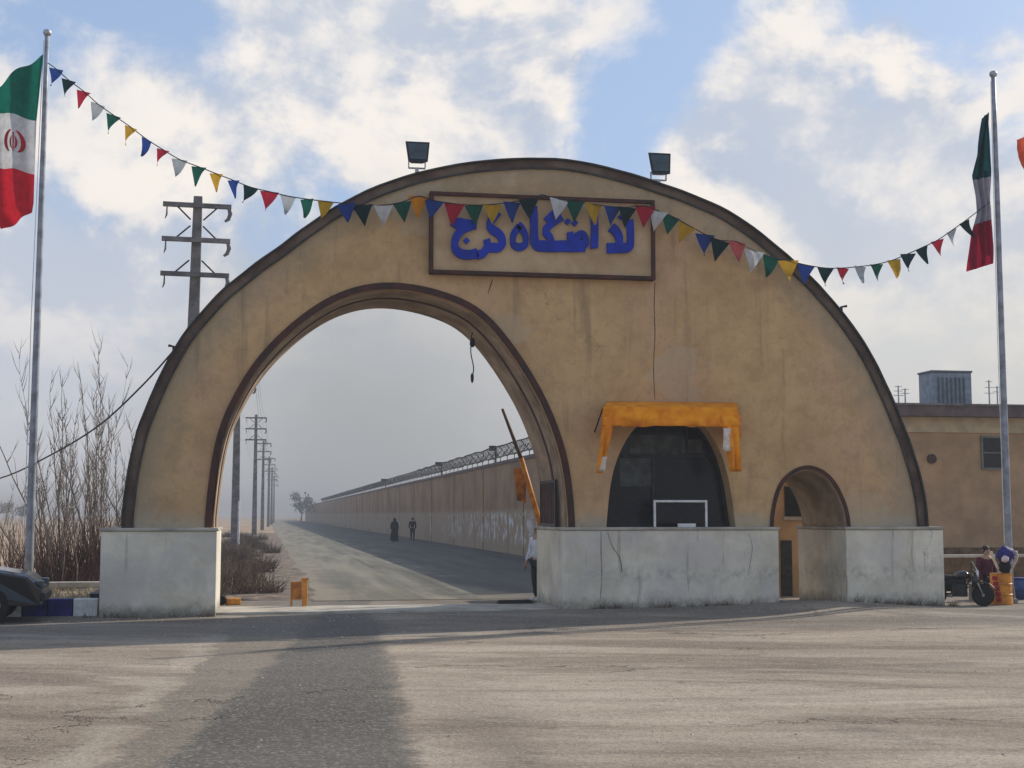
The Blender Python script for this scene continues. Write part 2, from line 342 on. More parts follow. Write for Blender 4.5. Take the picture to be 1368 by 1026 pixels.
def glass(name, col=(0.012, 0.014, 0.02), rough=0.08):
    m, t, bs = base_mat(name)
    o = t.node('ShaderNodeTexCoord').outputs['Object']
    n = t.noise(o, 1.3, 6, 0.7)
    t.put(bs.inputs['Base Color'], t.mix(t.mapr(n, 0.4, 0.75), col, tuple(c*2.2 for c in col)))
    t.put(bs.inputs['Roughness'], t.mapr(n, 0.3, 0.7, rough, rough+0.3)); bs.inputs['Specular IOR Level'].default_value = 0.22
    return m
M_GLS = glass('dusty_dark_glass', (0.005, 0.006, 0.010)); M_LAMPG = glass('lamp_glass', (0.05, 0.07, 0.08), 0.2)
FC = {'blue': (0.022, 0.060, 0.26), 'green': (0.012, 0.105, 0.075), 'dark': (0.010, 0.035, 0.040), 'red': (0.46, 0.025, 0.055), 'white': (0.66, 0.67, 0.66),
      'yellow': (0.56, 0.33, 0.03), 'orange': (0.72, 0.27, 0.02), 'pink': (0.60, 0.12, 0.12), 'silver': (0.42, 0.46, 0.48)}
def cloth(name, col, trans=0.35):
    m, t, bs = base_mat(name)
    o = t.node('ShaderNodeTexCoord').outputs['Object']
    n = t.noise(o, 7, 5, 0.6)
    c = t.mix(t.mapr(n, 0.3, 0.7), tuple(k*.75 for k in col), col)
    t.put(bs.inputs['Base Color'], c); bs.inputs['Roughness'].default_value = 0.85; bs.inputs['Specular IOR Level'].default_value = 0.15
    tr = t.node('ShaderNodeBsdfTranslucent'); t.put(tr.inputs[0], c)
    mx = t.node('ShaderNodeMixShader'); mx.inputs[0].default_value = trans
    t.L.new(bs.outputs[0], mx.inputs[1]); t.L.new(tr.outputs[0], mx.inputs[2])
    t.L.new(mx.outputs[0], m.node_tree.nodes['Material Output'].inputs[0]); return m
CL = {k: cloth('pennant_'+k, v) for k, v in FC.items()}
M_FG, M_FW, M_FR, M_FE = cloth('flag_green', (0.004, 0.155, 0.105)), cloth('flag_white', (0.66, 0.66, 0.66)), cloth('flag_red', (0.60, 0.018, 0.035)), cloth('emblem_red', (0.50, 0.03, 0.05), 0.1)
M_FG2, M_FW2, M_FR2 = cloth('flag_green_dark', (0.008, 0.075, 0.085)), cloth('flag_white_grey', (0.42, 0.40, 0.46)), cloth('flag_red_dark', (0.34, 0.012, 0.045))  # darker, greyer band colours for the right flag

# ------------------------------------------------------------------ mesh helpers
class MB:
    def __init__(s): s.v = []; s.f = []; s.mi = []
    def add(s, vs, fs, mi=0):
        k = len(s.v); s.v += [tuple(v) for v in vs]; s.f += [tuple(i+k for i in f) for f in fs]; s.mi += [mi]*len(fs); return s
    def box(s, c, d, rz=0.0, m=None, mi=0):
        hx, hy, hz = d[0]/2, d[1]/2, d[2]/2
        vs = [Vector((a*hx, b*hy, e*hz)) for a in (-1, 1) for b in (-1, 1) for e in (-1, 1)]
        M = m or Matrix.Rotation(rz, 3, 'Z'); c = Vector(c)
        return s.add([M @ v + c for v in vs], [(0, 1, 3, 2), (4, 6, 7, 5), (0, 4, 5, 1), (2, 3, 7, 6), (0, 2, 6, 4), (1, 5, 7, 3)], mi)
    def bx(s, x0, x1, y0, y1, z0, z1, mi=0): return s.box(((x0+x1)/2, (y0+y1)/2, (z0+z1)/2), (x1-x0, y1-y0, z1-z0), mi=mi)
    def tube(s, pts, rad, n=8, cap=True, mi=0, flat=1.0):
        pts = [Vector(p) for p in pts]; rs = rad if isinstance(rad, (list, tuple)) else [rad]*len(pts)
        vs = []; prev = None
        for i, p in enumerate(pts):
            t = (pts[min(i+1, len(pts)-1)] - pts[max(i-1, 0)])
            t = t.normalized() if t.length > 1e-9 else Vector((0, 0, 1))
            if prev is None:
                a = Vector((0, 0, 1)) if abs(t.z) < 0.9 else Vector((1, 0, 0)); s1 = t.cross(a).normalized()
            else:
                s1 = prev - t*prev.dot(t); s1 = s1.normalized() if s1.length > 1e-6 else t.orthogonal().normalized()
            prev = s1; s2 = t.cross(s1)
            for k in range(n):
                a = 2*math.pi*k/n; vs.append(p + (s1*math.cos(a) + s2*math.sin(a)*flat)*rs[i])
        fs = [(i*n+k, i*n+(k+1) % n, (i+1)*n+(k+1) % n, (i+1)*n+k) for i in range(len(pts)-1) for k in range(n)]
        if cap: fs += [tuple(range(n))[::-1], tuple((len(pts)-1)*n+k for k in range(n))]
        return s.add(vs, fs, mi)
    def lathe(s, prof, c, n=20, axis='Z', mi=0):
        vs = []; c = Vector(c)
        for r, h in prof:
            for k in range(n):
                a = 2*math.pi*k/n
                q = (r*math.cos(a), r*math.sin(a), h) if axis == 'Z' else ((r*math.cos(a), h, r*math.sin(a)) if axis == 'Y' else (h, r*math.cos(a), r*math.sin(a)))
                vs.append(Vector(q)+c)
        L = len(prof)
        fs = [(i*n+k, i*n+(k+1) % n, (i+1)*n+(k+1) % n, (i+1)*n+k) for i in range(L-1) for k in range(n)]
        fs += [tuple(range(n))[::-1], tuple((L-1)*n+k for k in range(n))]
        return s.add(vs, fs, mi)
    def prism(s, poly, y0, y1, mi=0):
        """poly of (x,z) extruded from y0 to y1; any simple polygon"""
        n = len(poly); bm = bmesh.new()
        a = [bm.verts.new((p[0], y0, p[1])) for p in poly]; b = [bm.verts.new((p[0], y1, p[1])) for p in poly]
        bm.faces.new(a); bm.faces.new(b[::-1])
        for i in range(n): bm.faces.new((a[i], b[i], b[(i+1) % n], a[(i+1) % n]))
        bmesh.ops.triangulate(bm, faces=[f for f in bm.faces if len(f.verts) > 4])
        bmesh.ops.recalc_face_normals(bm, faces=bm.faces)
        bm.verts.index_update()
        vs = [v.co.copy() for v in bm.verts]; fs = [tuple(v.index for v in f.verts) for f in bm.faces]; bm.free()
        return s.add(vs, fs, mi)
    def mesh(s, name, mats, smooth=False, bevel=0):
        me = bpy.data.meshes.new(name); me.from_pydata(s.v, [], s.f)
        bm = bmesh.new(); bm.from_mesh(me); bmesh.ops.recalc_face_normals(bm, faces=bm.faces)
        bm.to_mesh(me); bm.free()
        for m in (mats if isinstance(mats, (list, tuple)) else [mats]): me.materials.append(m)
        if len(me.polygons) == len(s.mi): me.polygons.foreach_set('material_index', s.mi)
        if smooth: me.polygons.foreach_set('use_smooth', [True]*len(me.polygons))
        me.update(); return me
    def build(s, name, mats, parent=None, smooth=False, loc=None, bevel=0, **kw):
        return ob(name, s.mesh(name, mats, smooth), parent, loc, bevel, **kw)
def ob(name, me, parent=None, loc=None, bevel=0, **kw):
    o = bpy.data.objects.new(name, me); COL.objects.link(o)
    if parent: o.parent = parent
    if loc is not None: o.location = loc
    if bevel:
        b = o.modifiers.new('bevel', 'BEVEL'); b.width = bevel; b.segments = 2; b.limit_method = 'ANGLE'
    for k, v in kw.items(): o[k] = v
    return o
def thing(name, label, cat, loc=(0, 0, 0), group=None, rz=0):
    o = bpy.data.objects.new(name, None); COL.objects.link(o); o.location = loc; o.rotation_euler.z = rz
    o['label'] = label; o['category'] = cat
    if group: o['group'] = group
    return o
def tag(o, label, cat, group=None):
    o['label'] = label; o['category'] = cat
    if group: o['group'] = group
    return o
def copy_tree(o, parent=None):
    c = o.copy(); COL.objects.link(c); c.parent = parent
    for ch in o.children: copy_tree(ch, c)
    return c
def cat_rom(pts, k=6):
    out = []
    for i in range(len(pts)-1):
        p0 = pts[max(i-1, 0)]; p1 = pts[i]; p2 = pts[i+1]; p3 = pts[min(i+2, len(pts)-1)]
        for j in range(k):
            t = j/k
            out.append(tuple(0.5*((2*b)+(-a+c)*t+(2*a-5*b+4*c-d)*t*t+(-a+3*b-3*c+d)*t**3) for a, b, c, d in zip(p0, p1, p2, p3)))
    out.append(tuple(pts[-1])); return out

# ------------------------------------------------------------------ setting
YG = 26.85            # front face of the arch
YP = YG-0.16          # front face of the plinths
DG = 2.35             # thickness
ZP = 1.66             # plinth top
def hgt(x, y):
    h = 0.16*math.exp(-((x-11.0)/1.9)**2 - ((y-26.6)/1.7)**2)
    h += 0.07*math.exp(-((x-7.5)/2.6)**2 - ((y-27.2)/1.2)**2)
    h += 0.012*noise.noise(Vector((x*0.35, y*0.35, 0)))
    return h
mb = MB()
mb.add([(-1500, -60, 0), (1500, -60, 0), (1500, 1500, 0), (-1500, 1500, 0)], [(0, 1, 2, 3)])
mb.build('ground', M_GR, kind='structure')
def sheet(name, x0, x1, y0, y1, st, z, m, f=None, edge=None):
    nx = max(1, round((x1-x0)/st)); ny = max(1, round((y1-y0)/st)); b = MB(); vs = []
    for j in range(ny+1):
        for i in range(nx+1):
            x = x0+(x1-x0)*i/nx; y = y0+(y1-y0)*j/ny
            if edge: x, y = edge(x, y, i, nx, j, ny)
            vs.append((x, y, z+(f(x, y) if f else 0)))
    b.add(vs, [(j*(nx+1)+i, j*(nx+1)+i+1, (j+1)*(nx+1)+i+1, (j+1)*(nx+1)+i) for j in range(ny) for i in range(nx)])
    return b.build(name, m, smooth=True, kind='structure')
def yedge(x, y, i, nx, j, ny):
    if j == ny: y += 0.4*noise.noise(Vector((x*0.5, 3, 0)))
    return x, y
sheet('yard', -46, 60, -30, 31.6, 0.5, 0.02, M_YARD, hgt, yedge)
def redge(x, y, i, nx, j, ny):
    if i == 0: x += 0.35*noise.noise(Vector((y*0.3, 7, 0)))+0.25*noise.noise(Vector((y*1.1, 2, 0)))
    return x, y
mbr = MB(); nseg = 150
for j in range(nseg+1):
    y = 30.9+(j/nseg)**1.6*560
    xl = 1.15+0.35*noise.noise(Vector((y*0.3, 7, 0)))+0.22*noise.noise(Vector((y*1.1, 2, 0)))
    mbr.v += [(xl, y, 0.03), (11.72, y, 0.03)]
mbr.f = [(2*j, 2*j+1, 2*j+3, 2*j+2) for j in range(nseg)]; mbr.mi = [0]*nseg
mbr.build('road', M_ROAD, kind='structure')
def vmat():
    m, t, bs = base_mat('verge_litter'); o = t.node('ShaderNodeTexCoord').outputs['Object']
    k = t.noise(o, 1.6, 8, 0.72); c = t.mix(t.mapr(k, .38, .62), (0.075, 0.055, 0.042), (0.24, 0.175, 0.12))
    t.put(bs.inputs['Base Color'], c); bs.inputs['Roughness'].default_value = .95
    b = t.node('ShaderNodeBump'); b.inputs['Strength'].default_value = .9; b.inputs['Distance'].default_value = .1; t.put(b.inputs['Height'], k); t.put(bs.inputs['Normal'], b.outputs[0]); return m
def vz(x, y): return 0.10*max(0, noise.noise(Vector((x*.8, y*.8, 4))))+0.05*noise.noise(Vector((x*2.3, y*2.3, 9)))*min(1, max(0, (1.0-x)))
def ve(x, y, i, nx, j, ny):
    if i == nx: x += .3*noise.noise(Vector((y*.5, 1, 0)))
    if i == 0: x += .8*noise.noise(Vector((y*.2, 5, 0)))
    return x, y
sheet('verge', -4.6, 1.7, 31.4, 150, 0.55, 0.024, vmat(), lambda x, y: vz(x, y)*min(1, max(0, .9-x)), ve)
# concrete threshold under the arch
b = MB(); b.box((2.45, YG+0.95, 0.035), (6.9, 1.7, 0.07)); b.build('threshold', M_PALEC, bevel=0.01, kind='structure')

# ------------------------------------------------------------------ gateway
def XZ(px, py, Y=YG): p = P(px, py, Y); return (p.x, p.z)
outer_px = [(165, 700), (165, 688), (177, 597), (202, 533), (235, 463), (289, 395), (356, 345), (400, 311), (473, 263), (572, 227), (692, 213), (787, 218), (900, 254), (971, 282), (1038, 332), (1101, 392), (1153, 458), (1186, 527), (1211, 586), (1232, 656), (1236, 700)]
inner_px = [(283, 700), (284, 681), (296, 587), (323, 527), (353, 480), (400, 434), (455, 398), (524, 384), (605, 402), (656, 435), (711, 515), (738, 575), (752, 625), (758, 680), (759, 700)]
win_px = [(810, 705), (817, 637), (836, 588), (862, 560), (895, 551), (928, 560), (955, 588), (973, 637), (983, 705)]
door_px = [(1033, 700), (1035, 680), (1043, 651), (1058, 634), (1079, 626), (1100, 634), (1115, 651), (1127, 678), (1131, 700)]
def fix(c, k=6):
    q = cat_rom([XZ(*p) for p in c], k)
    q[0] = (q[0][0], ZP); q[-1] = (q[-1][0], ZP); return q
# outer curve: fit of measured points smoothed on an ellipse
OC = fix(outer_px); IC = fix(inner_px); WC = fix(win_px); DC = fix(door_px)
def smooth(c, it=10):
    c = [list(p) for p in c]
    for _ in range(it):
        d = [p[:] for p in c]
        for i in range(1, len(c)-1):
            for a in (0, 1): d[i][a] = c[i][a]*.5+(c[i-1][a]+c[i+1][a])*.25
        c = d
    return [tuple(p) for p in c]
OC, IC, WC, DC = smooth(OC, 14), smooth(IC, 10), smooth(WC, 4), smooth(DC, 4)
def norm_off(c, d):
    out = []
    for i, p in enumerate(c):
        a = c[max(i-1, 0)]; b_ = c[min(i+1, len(c)-1)]
        t = Vector((b_[0]-a[0], b_[1]-a[1])).normalized(); n = Vector((-t.y, t.x))
        out.append((p[0]+n.x*d, p[1]+n.y*d))
    out[0] = (out[0][0], c[0][1]); out[-1] = (out[-1][0], c[-1][1]); return out
def ring(c, d0, d1, y0, y1, mi=0, mbx=None):
    """band following curve c between offsets d0..d1 (positive = outward/up), from y0 to y1"""
    if len(c) > 90:
        c = [(x+0.012*noise.noise(Vector((x*2.2, z*2.2, d1))), z+0.014*noise.noise(Vector((x*2.0, z*2.0, 5+d1)))) if 0 < i < len(c)-1 else (x, z) for i, (x, z) in enumerate(c)]
    A = norm_off(c, d0); B = norm_off(c, d1); n = len(c); m = mbx or MB()
    vs = [(x, y0, z) for x, z in A]+[(x, y0, z) for x, z in B]+[(x, y1, z) for x, z in A]+[(x, y1, z) for x, z in B]
    fs = []
    for i in range(n-1):
        fs += [(i, i+1, n+i+1, n+i), (2*n+i, 3*n+i, 3*n+i+1, 2*n+i+1), (i, 2*n+i, 2*n+i+1, i+1), (n+i, n+i+1, 3*n+i+1, 3*n+i)]
    fs += [(0, n, 3*n, 2*n), (n-1, 3*n-1, 4*n-1, 2*n-1)]
    return m.add(vs, fs, mi)
gate = thing('gateway_building', 'wide half-round tan plaster gateway with big arched passage, guard window and small doorway', 'gateway')
INS = 0.03
body = norm_off(OC, -0.15)
poly = body + list(reversed(DC)) + list(reversed(WC)) + list(reversed(IC))
MB().prism(poly, YG, YG+DG).build('wall', M_PL, gate)
ring(OC, -0.149, 0.0, YG-0.02, YG+DG+0.06).build('roof_edge', M_RIM, gate, smooth=False)
ring(OC, -0.185, -0.152, YG-0.05, YG-0.004).build('roof_edge_lip', M_RIMTOP, gate)
ring(OC, 0.002, 0.035, YG-0.10, YG+DG+0.1).build('roof_covering', M_RIMTOP, gate)
ring(IC, 0.0, 0.13, YG-0.045, YG-0.003).build('arch_trim', M_LINE, gate)
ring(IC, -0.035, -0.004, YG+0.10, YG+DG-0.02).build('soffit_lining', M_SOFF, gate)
ring(IC, -0.05, -0.036, YG+0.80, YG+0.95).build('soffit_rib', M_LINE, gate)
ring(IC, 0.0, 0.10, YG+DG+0.003, YG+DG+0.04).build('rear_arch_trim', M_LINE, gate)
ring(DC, 0.0, 0.075, YG-0.035, YG-0.003).build('doorway_trim', M_LINE, gate)
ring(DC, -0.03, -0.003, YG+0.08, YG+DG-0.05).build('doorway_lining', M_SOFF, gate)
# plinths
xl0 = P(135, 705, YP).x; xl1 = P(290, 705, YP).x
xr0 = P(751, 705, YP).x; xr1 = P(1040, 705, YP).x; xr2 = P(1130, 705, YP).x; xr3 = P(1260, 705, YP).x
def plinth(x0, x1):
    b = MB(); b.bx(x0, x1, YP, YG+DG+0.1, -0.3, ZP-0.06)
    o = b.build('plinth', M_WW, gate, bevel=0.02)
    c = MB(); c.bx(x0-0.025, x1+0.025, YP-0.03, YG+DG+0.12, ZP-0.057, ZP+0.0); c.build('plinth_cap', M_PALEC, gate, bevel=0.012)
plinth(xl0, xl1); plinth(xr0, xr1); plinth(xr2, xr3)
# walls of the guard room, its ceiling and the passage jambs
# --- guard window
wx0, wx1 = WC[0][0], WC[-1][0]
yw = YG+0.42
win = MB().prism(smooth(WC, 1), yw, yw+0.03).build('window', M_GLS, gate)
fr = MB()
ring(WC, -0.07, -0.002, yw-0.05, yw-0.004, mbx=fr)
fr.bx(wx0+0.06, wx1-0.06, yw-0.05, yw-0.004, ZP+0.004, ZP+0.07)
zt = XZ(900, 608)[1]; xm = XZ(880, 660)[0]
fr.bx(XZ(838, 608)[0], XZ(962, 608)[0], yw-0.045, yw-0.004, zt-0.035, zt+0.035)
fr.bx(xm-0.03, xm+0.03, yw-0.043, yw-0.006, ZP+0.07, zt-0.037)
xm2 = XZ(925, 580)[0]; fr.bx(xm2-0.025, xm2+0.025, yw-0.043, yw-0.006, zt+0.037, XZ(925, 562)[1]-0.1)
fr.build('window_frame', M_DKM, win)
# dull grey panels laid on the panes as painted reflections and interior hints
cpx = MB(); cpx.bx(XZ(842, 0)[0], XZ(905, 0)[0], yw-0.012, yw-0.003, zt+0.04, zt+0.42)
cpx.bx(XZ(912, 0)[0], XZ(938, 0)[0], yw-0.012, yw-0.003, zt+0.06, zt+0.34); cpx.bx(XZ(830, 0)[0], XZ(872, 0)[0], yw-0.010, yw-0.003, zt-0.62, zt-0.05)
cpx.build('pane_reflection', mat('dull_pane_reflection', (0.06, 0.07, 0.068), 0.4, 4, 0.5, 0), win)
# --- white service hatch frame standing in the window
hx0, hz1 = XZ(873, 668, YG-0.05); hx1, _ = XZ(945, 700, YG-0.05)
hb = MB(); w_ = 0.045; yh0, yh1 = YG-0.07, YG-0.03
hb.bx(hx0, hx0+w_, yh0, yh1, ZP, hz1); hb.bx(hx1-w_, hx1, yh0, yh1, ZP, hz1)
hb.bx(hx0+w_, hx1-w_, yh0, yh1, hz1-w_, hz1-0.001)
hb.bx(hx0+w_+0.45, hx1-w_-0.2, yh0+0.002, yh1, ZP+0.001, ZP+0.07)
hb.build('service_hatch', M_WHT, gate, bevel=0.004)
hb = MB(); hb.bx(hx0+w_+0.01, hx1-w_-0.01, YG-0.052, YG-0.046, ZP+0.08, hz1-w_-0.01); hb.build('hatch_glass', M_GLS, gate)
# --- small fixings and rainwater marks on the face
for px, py in [(232, 463), (1124, 410)]:
    q = P(px, py, YG+0.3); MB().tube([q+Vector((0, 0, -0.25)), q, q+Vector((0.12 if px > 700 else -0.1, 0, 0.02))], 0.03, 6).build('cable_bracket', M_DKM, gate)
# control joint below sign and cracks: recessed dark slits of sealant
def slit(name, pts, w, Y, m, parent):
    q = cat_rom([XZ(a, b_, Y) for a, b_ in pts], 3); bb = MB()
    for i in range(len(q)-1):
        a, c = Vector(q[i]), Vector(q[i+1]); t = (c-a).normalized(); n = Vector((-t.y, t.x))*w*(0.5+0.5*random.random())
        bb.add([(a.x-n.x, Y, a.y-n.y), (a.x+n.x, Y, a.y+n.y), (c.x+n.x, Y, c.y+n.y), (c.x-n.x, Y, c.y-n.y)], [(0, 1, 2, 3)])
    bb.build(name, m, parent)
M_CRK = mat('crack_dirt', (0.10, 0.07, 0.05), 0.3, 5, 1, 0)
slit('wall_joint', [(875, 378), (874, 410), (875, 450), (873, 490), (875, 534)], 0.011, YG-0.004, M_CRK, gate)
slit('wall_crack', [(658, 373), (652, 392)], 0.012, YG-0.004, M_CRK, gate)
M_CRK2 = mat('plinth_crack', (0.26, 0.24, 0.20), 0.3, 5, 1, 0)
slit('plinth_crack', [(803, 710), (803, 740), (804, 770), (802, 800)], 0.009, YP-0.004, M_CRK2, gate)
slit('plinth_crack', [(812, 712), (818, 730), (828, 745), (831, 765)], 0.012, YP-0.004, M_CRK2, gate)
slit('plinth_crack', [(1000, 712), (1005, 730), (1003, 748), (999, 768)], 0.006, YP-0.004, M_CRK2, gate)

# guard room behind the gate (seen through the small doorway)
yb = YG+DG+0.14
gr = thing('guard_room', 'tan guard room behind the small doorway with a dark window', 'guard room')
b = MB(); b.bx(9.2, 13.4, yb+1.6, yb+3.2, -0.2, 3.0); b.build('wall', M_TAN2, gr)
b = MB(); b.bx(9.0, 13.6, yb+1.4, yb+3.4, 3.002, 3.2); b.build('roof', M_CONC, gr)
a0 = P(1048, 650, yb+1.58); a1 = P(1073, 690, yb+1.58)
b = MB(); b.bx(a0.x, a1.x, yb+1.57, yb+1.596, a1.z, a0.z); w2 = b.build('window', M_GLS, gr)
b = MB(); b.bx(a0.x-0.05, a1.x+0.05, yb+1.50, yb+1.597, a1.z-0.08, a1.z-0.003); b.build('sill', M_PALEC, w2)
a0 = P(1043, 722, yb+1.58); a1 = P(1064, 790, yb+1.58)
b = MB(); b.bx(a0.x, a1.x-0.1, yb+1.56, yb+1.596, 0.02, a0.z); b.build('door', M_DKM, gr)

# ------------------------------------------------------------------ sign
SY = YG-0.14
sign = thing('gate_sign', 'cream signboard with dark maroon border and raised blue Persian lettering under the crown', 'sign', (0, SY, 0))
s0 = XZ(574, 253, SY); s1 = XZ(875, 376, SY)
sx0, sx1 = s0[0], s1[0]; sz1 = (XZ(574, 255, SY)[1]+XZ(875, 269, SY)[1])/2; sz0 = (XZ(574, 365, SY)[1]+XZ(875, 375, SY)[1])/2
MB().bx(sx0+0.05, sx1-0.05, 0.0, 0.13, sz0+0.05, sz1-0.05).build('panel', M_SIGN, sign)
b = MB(); w_ = 0.075
b.bx(sx0, sx0+w_, -0.06, 0.12, sz0, sz1); b.bx(sx1-w_, sx1, -0.06, 0.12, sz0, sz1)
b.bx(sx0+w_, sx1-w_, -0.058, 0.12, sz0, sz0+w_); b.bx(sx0+w_, sx1-w_, -0.058, 0.12, sz1-w_, sz1)
b.build('frame', M_LINE, sign, bevel=0.01)
def crop(X, Y): return XZ(560+X/4.145, 240+Y/4.145, SY-0.04)
def stroke(mbx, pts, w):
    """broad-nib stroke: wide when running down, a bit thinner along"""
    q = cat_rom(pts, 5); L = []; Rr = []
    for i, p in enumerate(q):
        a = q[max(i-1, 0)]; c = q[min(i+1, len(q)-1)]
        t = Vector((c[0]-a[0], c[1]-a[1])); t = t.normalized() if t.length else Vector((1, 0)); n = Vector((-t.y, t.x))*w*(0.52+0.26*abs(t.x))
        if min(i, len(q)-1-i) == 0: n = n+Vector((t.x, t.y))*w*0.10*(1 if abs(t.x) < .6 else 0)
        L.append(crop(p[0]+n.x, p[1]+n.y)); Rr.append(crop(p[0]-n.x, p[1]-n.y))
    k = len(q); y0, y1 = -0.06-0.002*(len(mbx.v)%5), 0.004
    vs = [(x, y0, z) for x, z in L]+[(x, y0, z) for x, z in Rr]+[(x, y1, z) for x, z in L]+[(x, y1, z) for x, z in Rr]
    fs = []
    for i in range(k-1): fs += [(i, i+1, k+i+1, k+i), (2*k+i, 3*k+i, 3*k+i+1, 2*k+i+1), (i, 2*k+i, 2*k+i+1, i+1), (k+i, k+i+1, 3*k+i+1, 3*k+i)]
    fs += [(0, k, 3*k, 2*k), (k-1, 3*k-1, 4*k-1, 2*k-1)]
    mbx.add(vs, fs)
def dia(mbx, X, Y, r=19):
    c = [crop(X, Y-r), crop(X+r, Y), crop(X, Y+r), crop(X-r, Y)]
    mbx.add([(x, -0.055, z) for x, z in c]+[(x, 0.004, z) for x, z in c], [(0, 1, 2, 3), (7, 6, 5, 4), (0, 4, 5, 1), (1, 5, 6, 2), (2, 6, 7, 3), (3, 7, 4, 0)])
words = [
 ([([(1166, 222), (1170, 290), (1168, 360), (1140, 378), (1100, 378), (1040, 380)], 36), ([(1062, 262), (1088, 285), (1108, 325), (1106, 372)], 36)], [(1120, 205)]),   # noon + dal
 ([([(968, 165), (972, 260), (970, 380)], 38)], []),                                                  # alef
 ([([(898, 372), (925, 345), (905, 305), (872, 318), (868, 362)], 30), ([(918, 366), (860, 370), (800, 368), (740, 370), (690, 368), (655, 362), (638, 330), (636, 250), (632, 150)], 40),
   ([(836, 290), (838, 365)], 32), ([(738, 366), (724, 322), (700, 285), (730, 245), (790, 205)], 30), ([(700, 225), (735, 190), (785, 160)], 20)], [(822, 232), (862, 240)]),     # mim te gaf alef
 ([([(556, 255), (525, 300), (520, 350), (548, 374), (585, 360), (590, 318), (568, 270), (545, 250)], 28)], []),  # he
 ([([(436, 178), (395, 235), (400, 270), (445, 305), (462, 345), (440, 374), (400, 376), (372, 372)], 34), ([(374, 330), (376, 372), (352, 408), (318, 418)], 32)], []),   # kaf re
 ([([(190, 262), (215, 236), (262, 246), (318, 250)], 32), ([(300, 250), (240, 275), (204, 322), (198, 372), (226, 408), (280, 416), (322, 404)], 34)], [(262, 338)]),   # jim
]
for st_, dots in words:
    b = MB()
    for pts, w in st_: stroke(b, pts, w)
    for d in dots: dia(b, *d)
    b.build('lettering', M_BLUE, sign)

# ------------------------------------------------------------------ awning
aw = thing('awning', 'bright orange fabric awning over the dark guard window', 'awning', (0, YG, 0))
def AP(px, py, dy): p = P(px, py, YG-dy); return Vector((p.x, -dy, p.z))
OUT = 0.75
TL, TR = AP(812, 536, 0.02), AP(984, 538, 0.02)
FL, FR = AP(806, 543, OUT), AP(986, 545, OUT)
FL2, FR2 = AP(805, 566, OUT), AP(988, 567, OUT)
def patch(mbx, A, B, C_, D_, nu=18, nv=6, rip=0.02, th=0.012, sd=0):
    """cloth patch A-B top, D-C bottom with ripples and thickness"""
    vs = []
    nrm = (B-A).cross(D_-A).normalized()
    for s_ in (0, th):
        for j in range(nv+1):
            for i in range(nu+1):
                u_, v_ = i/nu, j/nv
                p = A.lerp(B, u_).lerp(D_.lerp(C_, u_), v_)
                p = p + nrm*(rip*noise.noise(Vector((u_*(7 if nu < 30 else 13)+sd, v_*1.7, sd*3.1)))*2*(0.02+v_)+s_)
                vs.append(p)
    w = nu+1; K = w*(nv+1); fs = []
    for j in range(nv):
        for i in range(nu):
            a = j*w+i; fs += [(a, a+1, a+w+1, a+w), (K+a, K+a+w, K+a+w+1, K+a+1)]
    for i in range(nu): fs += [(i, K+i, K+i+1, i+1), (nv*w+i, nv*w+i+1, K+nv*w+i+1, K+nv*w+i)]
    for j in range(nv): fs += [(j*w, (j+1)*w, K+(j+1)*w, K+j*w), (j*w+nu, K+j*w+nu, K+(j+1)*w+nu, (j+1)*w+nu)]
    mbx.add(vs, fs)
b = MB(); patch(b, TL, TR, FR, FL, nu=40, rip=0.0, sd=1); patch(b, FL, FR, FR2+Vector((0.03, -.03, -.05)), FL2+Vector((-.03, -.03, -.05)), nu=60, nv=8, rip=0.11, sd=2); b.build('canopy', M_ORG, aw, smooth=True)
b = MB(); sgn = [(FL, AP(799, 630, OUT*0.9), AP(815, 570, 0.02)), (FR, AP(990, 630, OUT*.9), AP(984, 565, 0.02))]
# side flaps: narrow hanging strips at the front corners, plus a wing back to the wall
for k, (c, low_, wl) in enumerate(((AP(806, 560, OUT), AP(797, 632, OUT), AP(808, 560, 0.05)), (AP(985, 560, OUT), AP(989, 630, OUT), AP(990, 560, 0.05)))):
    d = 0.24 if k == 0 else -0.34
    f = MB(); patch(f, c+Vector((0, -0.01, 0.05)), c+Vector((d, -0.01, 0.05)), low_+Vector((d*0.62, 0, 0)), low_, nu=6, nv=14, rip=0.09, sd=5+k)
    f.build('side_flap', M_ORG, aw, smooth=True)
    f = MB(); a_ = low_.lerp(c, 0.26 if k == 0 else 0.42); a2 = low_.lerp(c, 0.0 if k == 0 else 0.74)
    f = MB(); lo, hi = (low_+Vector((d*0.12, -0.05, 0.03)), low_.lerp(c, 0.30)+Vector((d*0.25, -0.05, 0))) if k == 0 else (low_.lerp(c, 0.38)+Vector((d*0.55, -0.05, 0)), low_.lerp(c, 0.82)+Vector((d*0.5, -0.05, 0)))
    patch(f, hi, hi+Vector((d*0.42, 0, 0)), lo+Vector((d*0.5, 0, 0)), lo, nu=3, nv=6, rip=0.02, sd=9+k)
    f.build('faded_panel', M_CLW, aw, smooth=True)
    f = MB(); g0 = c+Vector((0, 0, 0.05)); g1 = wl+Vector((0, 0, 0.12)); g2 = Vector((wl.x, wl.y, wl.z-0.35)); g3 = Vector((c.x, c.y, c.z-0.5))
    patch(f, g0, g1, g2, g3, nu=5, nv=5, rip=0.03, sd=14+k); f.build('side_wing', M_ORG, aw, smooth=True)
b = MB()
for c in (FL, FR):
    b.tube([c+Vector((0, 0.03, -0.03)), Vector((c.x, -0.01, c.z-0.45))], 0.016, 6)
b.tube([FL+Vector((0, 0.03, -0.03)), FR+Vector((0, 0.03, -0.03))], 0.018, 6)
b.build('frame', M_DKM, aw)

